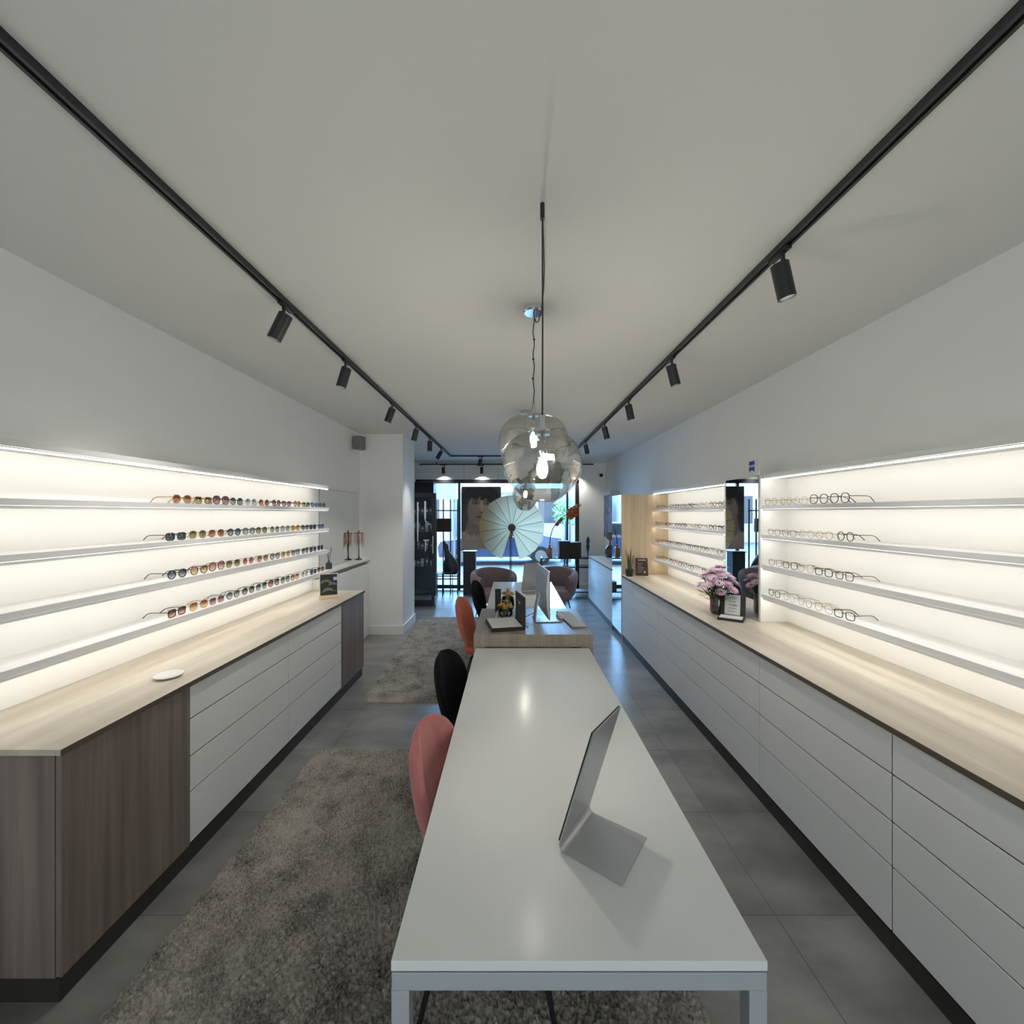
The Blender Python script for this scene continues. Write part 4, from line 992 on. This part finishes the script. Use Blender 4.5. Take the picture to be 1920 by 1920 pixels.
# dark display cabinet behind the open door
t = thing('display_cabinet', 'tall dark display cabinet with open shelves behind the open glass door', 'cabinet', (-1.80, 8.42, 0))
dk = plain('blue black lacquer', (.035, .042, .055), .45)
MB().box(-.255, .225, .155, .175, .06, 2.28).build('back_panel', dk, t)
for x in (-.255, .205): MB().box(x, x+.02, -.175, .155, 0, 2.28).build('side_panel', dk, t)
for z in (.06, .55, .90, 1.25, 1.60, 2.26): MB().box(-.235, .205, -.17, .155, z, z+.02).build('shelf', dk, t)
MB().box(-.235, .205, -.16, .155, 0, .06).build('plinth', M['black'], t)
random.seed(21); bc = [plain('pale lilac pack', (.42, .42, .52), .5), plain('steel blue pack', (.12, .16, .24), .5), plain('olive green pack', (.16, .20, .10), .5), plain('dusky rose pack', (.30, .17, .17), .5)]
for zi, z in enumerate((.57, .92, 1.27, 1.62)):
    for k in range(5):
        h_ = random.uniform(.10, .22); w_ = random.uniform(.028, .036)
        b_ = thing('product_box', f'boxed product, {ORD[k]} from left on the {("lowest", "second lowest", "second highest", "highest")[zi]} stocked shelf of the dark cabinet', 'box', (-1.80-.19+.088*k, 8.35+random.uniform(-.03, .03), z+.0005), random.uniform(-.15, .15), 'products in the dark display cabinet')
        MB().box(-w_, w_, -.03, .03, 0, h_).build('carton', bc[(k*2+zi) % 4], b_, bevel=.002)
        MB().box(-w_*.7, w_*.7, -.0312, -.0302, h_*.45, h_*.75).build('paper_band', M['paper'], b_)
# hanging poster with a portrait
PX0, PX1, PZ0, PZ1, PY = -1.035, -.225, .915, 2.195, 8.40
t = thing('hanging_poster', 'tall fashion poster of a dark haired woman hanging in the shop window', 'poster', ((PX0+PX1)/2, PY, (PZ0+PZ1)/2))
nx, nz = 96, 152
U, Vv = np.meshgrid((np.arange(nx+1))/nx, (np.arange(nz+1))/nz)   # v runs down the poster
def ell(cx, cy, rx, ry, soft=.15, rot=0):
    x = U-cx; y = (Vv-cy)*1.6; c, s = math.cos(rot), math.sin(rot); X = (x*c+y*s)/rx; Y = (-x*s+y*c)/(ry*1.6)
    d = np.sqrt(X*X+Y*Y); return np.clip((1-d)/soft+.5, 0, 1)
img = np.zeros((nz+1, nx+1, 3)); img[:] = (.055, .058, .075)
def lay(mask, col, k=1.0): img[:] = img*(1-mask[..., None]*k)+np.array(col)*mask[..., None]*k
skin = np.array((.46, .31, .27)); hair = (.014, .012, .014)
lay(ell(.48, .20, .47, .25, .12), hair); lay(ell(.20, .36, .16, .22, .2), hair)
lay(ell(.74, .24, .24, .20, .2), hair)
lay(ell(.30, .66, .20, .20, .2), skin*.62)                      # neck
lay(ell(.46, .95, .75, .27, .08), (.50, .36, .30))                 # garment
lay(ell(.34, .735, .22, .055, .3), skin*.7)
lay(ell(.88, .82, .16, .22, .2), (.03, .025, .03), .8)
lay(ell(.45, .36, .285, .255, .12, .12), skin)                     # face
lay(ell(.26, .44, .16, .20, .9), skin*.55, .55)                    # cheek
lay(ell(.60, .33, .13, .16, .9), skin*1.35, .5)
for cx, cy in ((.36, .262), (.645, .272)):
    lay(ell(cx, cy, .105, .032, .5), (.10, .065, .06), .8); lay(ell(cx+.01, cy+.004, .05, .014, .4), (.38, .34, .33), .7); lay(ell(cx+.012, cy+.003, .022, .017, .3), (.01, .01, .01))
    lay(ell(cx-.005, cy-.045, .12, .010, .5, .06), (.03, .02, .02), .9)
lay(ell(.52, .35, .028, .09, .8), skin*1.35, .5); lay(ell(.51, .425, .07, .020, .6), (.13, .07, .06), .7); lay(ell(.455, .40, .03, .05, .8), skin*.6, .6)
lay(ell(.475, .487, .105, .022, .3), (.24, .07, .07)); lay(ell(.475, .484, .10, .004, .5), (.08, .02, .02), .9); lay(ell(.47, .535, .09, .018, .8), skin*.6, .6)
for cx, cy, rx, ry, ro in ((.25, .13, .2, .05, .5), (.45, .12, .16, .055, -.3), (.62, .15, .16, .05, .4), (.35, .165, .10, .03, .6), (.55, .185, .09, .03, -.4), (.74, .20, .09, .06, .2)):
    lay(ell(cx, cy, rx, ry, .4, ro), hair)
lay(ell(.10, .55, .06, .12, .5), (.05, .05, .06), .7)
vv = np.stack([(U-.5)*(PX1-PX0), 0*U-.0045, (.5-Vv)*(PZ1-PZ0)], -1).reshape(-1, 3)
idx = np.arange((nx+1)*(nz+1)).reshape(nz+1, nx+1); qd = np.stack([idx[:-1, :-1], idx[1:, :-1], idx[1:, 1:], idx[:-1, 1:]], -1).reshape(-1, 4)
me = bpy.data.meshes.new('portrait'); me.from_pydata(vv.tolist(), [], qd.tolist())
ca = me.color_attributes.new('print', 'FLOAT_COLOR', 'POINT'); ca.data.foreach_set('color', np.concatenate([img.reshape(-1, 3), np.ones(((nx+1)*(nz+1), 1))], 1).astype(np.float32).ravel())
pm, pn, pb = new_mat('poster print'); at = pn.nodes.new('ShaderNodeAttribute'); at.attribute_name = 'print'; pn.links.new(at.outputs['Color'], pb.inputs['Base Color']); pb.inputs['Roughness'].default_value = .5
me.materials.append(pm)
o = bpy.data.objects.new('portrait_print', me); C.objects.link(o); o.parent = t
hw, hh = (PX1-PX0)/2, (PZ1-PZ0)/2
MB().box(-hw, hw, -.004, .004, -hh, hh).build('board', M['blackmat'], t)
lt = MB(); lw = PX1-PX0; lx = lambda u: (u-.5)*lw; zt, zb = (.5-.752)*(PZ1-PZ0), (.5-.845)*(PZ1-PZ0); s_ = .011
lt.box(lx(.165), lx(.165)+s_, -.0062, -.0047, zb, zt).box(lx(.165), lx(.26), -.0062, -.0047, zb, zb+s_)
lt.box(lx(.295), lx(.295)+s_, -.0062, -.0047, zb, zt)
lt.box(lx(.34), lx(.34)+s_, -.0062, -.0047, zb+.02, zt).box(lx(.435)-s_, lx(.435), -.0062, -.0047, zb+.02, zt).box(lx(.34)+.012, lx(.435)-.012, -.0062, -.0047, zb, zb+s_)
for sx, x in ((1, lx(.34)), (-1, lx(.435))): lt.add([(x, -.0062, zb+.02), (x+sx*s_, -.0062, zb+.02), (x+sx*.018, -.0062, zb+s_), (x+sx*.012, -.0062, zb)], [(0, 1, 2, 3)])
lt.build('lettering', plain('pale lettering', (.60, .56, .54), .6), t)
for x in (-hw+.05, hw-.05): MB().tube([(x, 0, hh), (x, 0, HC-(PZ0+PZ1)/2-.001)], .002, 6).build('cord', M['black'], t)
t = thing('poster_pedestal', 'narrow black display pedestal below the hanging poster', 'pedestal', (-.86, 8.38, 0))
MB().box(-.125, .125, -.12, .12, .0, .86).build('body', M['black'], t, bevel=.006)
MB().box(-.14, .14, -.135, .135, .8605, .88).build('cap', M['black'], t, bevel=.004)

# pleated paper fan
def fan_mat():
    m = bpy.data.materials.new('yellow pleated paper'); m.use_nodes = True; n = m.node_tree; n.nodes.clear()
    o = n.nodes.new('ShaderNodeOutputMaterial'); d = n.nodes.new('ShaderNodeBsdfDiffuse'); tr = n.nodes.new('ShaderNodeBsdfTranslucent'); k = n.nodes.new('ShaderNodeMixShader')
    d.inputs[0].default_value = (.46, .37, .09, 1); tr.inputs[0].default_value = (.95, .82, .66, 1); k.inputs[0].default_value = .6
    n.links.new(d.outputs[0], k.inputs[1]); n.links.new(tr.outputs[0], k.inputs[2]); n.links.new(k.outputs[0], o.inputs[0]); return m
FY = 8.0
t = thing('paper_fan', 'large round pale yellow pleated paper fan standing in the shop window', 'paper fan', (-.005, FY, 1.365))
R0 = .635; a0 = -PI/2+.235; a1 = 2*PI-PI/2-.30; NS = 15; top = []; inn = []; vs = []; fs = []
for i in range(NS*2+1):
    a = a0+(a1-a0)*i/(NS*2); dy = -.010 if i % 2 else .010
    Ro = R0*(.992 if i % 2 == 0 else 1.0)
    vs += [(.06*math.cos(a), dy*.2, .06*math.sin(a)), (Ro*math.cos(a), dy, Ro*math.sin(a))]
    if i: fs.append((2*i-2, 2*i-1, 2*i+1, 2*i))
o = MB().add(vs, fs).build('paper_leaf', fan_mat(), t); w = o.modifiers.new('thick', 'SOLIDIFY'); w.thickness = .0006
for i in range(NS+1):
    a = a0+(a1-a0)*i/NS
    MB().tube([(.05*math.cos(a), -.002, .05*math.sin(a)), (.62*math.cos(a), .008, .62*math.sin(a))], .0045, 5).build('rib', plain('dark green rib', (.06, .09, .06), .6) if i == 0 else bpy.data.materials['dark green rib'], t)
MB().lathe([(.002, -.02), (.06, -.018), (.075, 0), (.06, .018), (.002, .02)], 24).xf(Matrix.Rotation(PI/2, 4, 'X')).build('hub', plain('brown hub', (.10, .06, .045), .5, noise=.5, scale=60), t, smooth=True)
t2 = thing('fan_stand', 'thin black stand holding up the yellow paper fan', 'stand', (-.005, FY+.035, 0))
MB().tube([(0, 0, .012), (0, 0, 1.30)], .006, 8).build('post', M['black'], t2)
MB().lathe([(.003, 0), (.095, 0), (.095, .01), (.02, .018), (.003, .018)], 28).build('foot', M['black'], t2)
MB().box(-.03, .03, -.012, .0, 1.26, 1.40).build('clip', M['black'], t2)
t = thing('amber_bottle', 'small amber bottle on a shelf bracket behind the middle of the fan', 'bottle', (-.035, 8.22, 1.17))
MB().lathe([(.003, .0), (.045, .0), (.048, .01), (.048, .10), (.03, .13), (.014, .14), (.014, .17), (.003, .17)], 20).build('body', plain('orange glass', (.45, .15, .02), .15), t, smooth=False)
MB().lathe([(.003, .17), (.017, .17), (.017, .19), (.003, .19)], 16).build('stopper', M['black'], t)
t = thing('bottle_plinth', 'slim black plinth carrying the amber bottle behind the fan', 'plinth', (-.035, 8.22, 0))
MB().tube([(0, 0, .012), (0, 0, 1.15)], .012, 8).build('post', M['black'], t)
MB().box(-.10, .10, -.08, .08, 0, .012).build('foot', M['black'], t); MB().box(-.075, .075, -.06, .06, 1.15, 1.17).build('plate', M['black'], t)

# ---------------------------------------------------------------- the street
struct('street_ground', MB().box(-16, 16, YF+.1, 30, -.16, -.06), plain('asphalt', (.16, .17, .18), .8, noise=.15, scale=6), 'grey street and pavement outside the shop window', 'street')
fac = plain('pale render facade', (.62, .66, .70), .8, noise=.04, scale=2)
def facade(x0, x1, y, h, label, cols, rows_):
    t = thing('building', label, 'building', ((x0+x1)/2, y, -.06), 0, 'buildings across the street')
    hw = (x1-x0)/2
    MB().box(-hw, hw, 0, 4, 0, h).build('wall', fac, t)
    for r in range(rows_):
        for c in range(cols):
            x = -hw+(c+.5)*2*hw/cols; z = 1.1+r*3.0
            f = MB().box(x-.62, x+.62, -.05, .0, z-.06, z+1.66); b = f.build('window', M['white'], t)
            MB().box(x-.54, x+.54, -.06, -.051, z, z+1.6).build('pane', plain('street window glass', (.10, .14, .19), .1) if (r, c) == (0, 0) and 'street window glass' not in bpy.data.materials else bpy.data.materials['street window glass'], b)
    MB().box(-hw-.1, hw+.1, -.25, 0, h-.25, h).build('cornice', M['white'], t)
facade(-13, -3.6, 24, 6.2, 'pale building across the street, seen through the left of the shop window', 4, 2)
facade(-3.2, 3.2, 25, 3.2, 'low pale building across the street, behind the fan', 3, 1)
facade(3.6, 13, 24, 6.2, 'pale building across the street, seen through the right of the shop window', 4, 2)
for k, x in enumerate((1.9, 2.9)):
    t = thing('street_post', f'pale blue grey street column outside the shop window, {"left" if k == 0 else "right"} one of the pair', 'column', (x, 14.5, -.06), 0, 'street columns')
    MB().tube([(0, 0, 0), (0, 0, 4.6)], .11, 18).build('shaft', plain('blue grey paint', (.40, .50, .60), .5) if k == 0 else bpy.data.materials['blue grey paint'], t)
    MB().box(-.17, .17, -.17, .17, 0, .25).build('base', bpy.data.materials['blue grey paint'], t)
t = thing('street_sign', 'pale blue rectangular sign board outside, at the upper left of the window', 'sign', (-2.05, 12.0, 2.05))
MB().box(-.42, .42, -.03, .03, 0, .80).build('board', plain('pale blue sign', (.38, .58, .78), .5), t)
MB().tube([(.36, .05, -2.11), (.36, .05, .8)], .03, 10).build('post', M['greyplastic'], t)
def car(x, y, rz, m, label):
    t = thing('car', label, 'car', (x, y, -.06), rz, 'cars parked across the street')
    side = [(-2.0, .28), (-2.05, .62), (-1.95, .80), (-1.15, .92), (-.55, 1.40), (.75, 1.42), (1.45, .98), (1.95, .90), (2.08, .70), (2.05, .28)]
    P = []
    for yy, sc, ins in ((-.84, .96, .0), (-.80, 1, 0), (.80, 1, 0), (.84, .96, 0)): P.append([(a, yy*(1-.16*max(0, (b-.92))/.5), .28+(b-.28)*sc) for a, b in side])
    mb = MB().sheet(P, closed_u=True); mb.add(P[0], [tuple(range(10))]); mb.add(P[-1], [tuple(range(10))])
    mb.build('body', m, t, bevel=.03)
    gm = plain('car glass', (.02, .03, .045), .05) if 'car glass' not in bpy.data.materials else bpy.data.materials['car glass']
    for s in (-1, 1):
        MB().prism([(-1.0, .94), (-.50, 1.34), (.08, 1.36), (.08, .95)], 'y', s*.80-.022*s, s*.80+.01*s).xf(Matrix.Identity(4)).build('side_window', gm, t)
        MB().prism([(.15, .95), (.15, 1.36), (.70, 1.36), (1.25, .99)], 'y', s*.80-.022*s, s*.80+.01*s).build('side_window', gm, t)
        for xx in (-1.25, 1.3):
            w = MB().tube([(xx, s*.68, .31), (xx, s*.86, .31)], .31, 24).build('wheel', plain('tyre', (.02, .02, .02), .8) if 'tyre' not in bpy.data.materials else bpy.data.materials['tyre'], t)
            MB().tube([(xx, s*.861, .31), (xx, s*.87, .31)], .19, 18).build('hubcap', M['greyplastic'], w)
        MB().box(-2.07, -1.99, s*.55-.16, s*.55+.16, .62, .76).build('headlight', M['white'], t)
car(-.4, 14.2, .05, plain('dark blue car paint', (.03, .05, .12), .2, coat=.6), 'dark blue car parked outside, seen below the fan')
car(4.0, 12.6, .03, plain('steel blue car paint', (.06, .10, .20), .2, coat=.6), 'steel blue car parked outside, at the right of the shop window')
t = thing('street_shrub', 'small bright green shrub outside, behind the orange branch', 'shrub', (1.75, 13.2, -.06))
MB().tube([(0, 0, 0), (0, 0, 1.5)], .04, 8).build('trunk', M['rattan'], t)
random.seed(9); lb = MB()
for k in range(420):
    d = Vector((random.gauss(0, 1), random.gauss(0, 1), random.gauss(0, 1))).normalized()*random.uniform(.2, .48); c = Vector((0, 0, 1.75))+d
    a = Vector((random.uniform(-1, 1), random.uniform(-1, 1), random.uniform(-1, 1))).normalized(); b = a.orthogonal().normalized()
    lb.add([c-a*.06, c+b*.035, c+a*.06, c-b*.035], [(0, 1, 2, 3)])
lb.build('foliage', plain('bright leaf', (.12, .28, .10), .6), t)
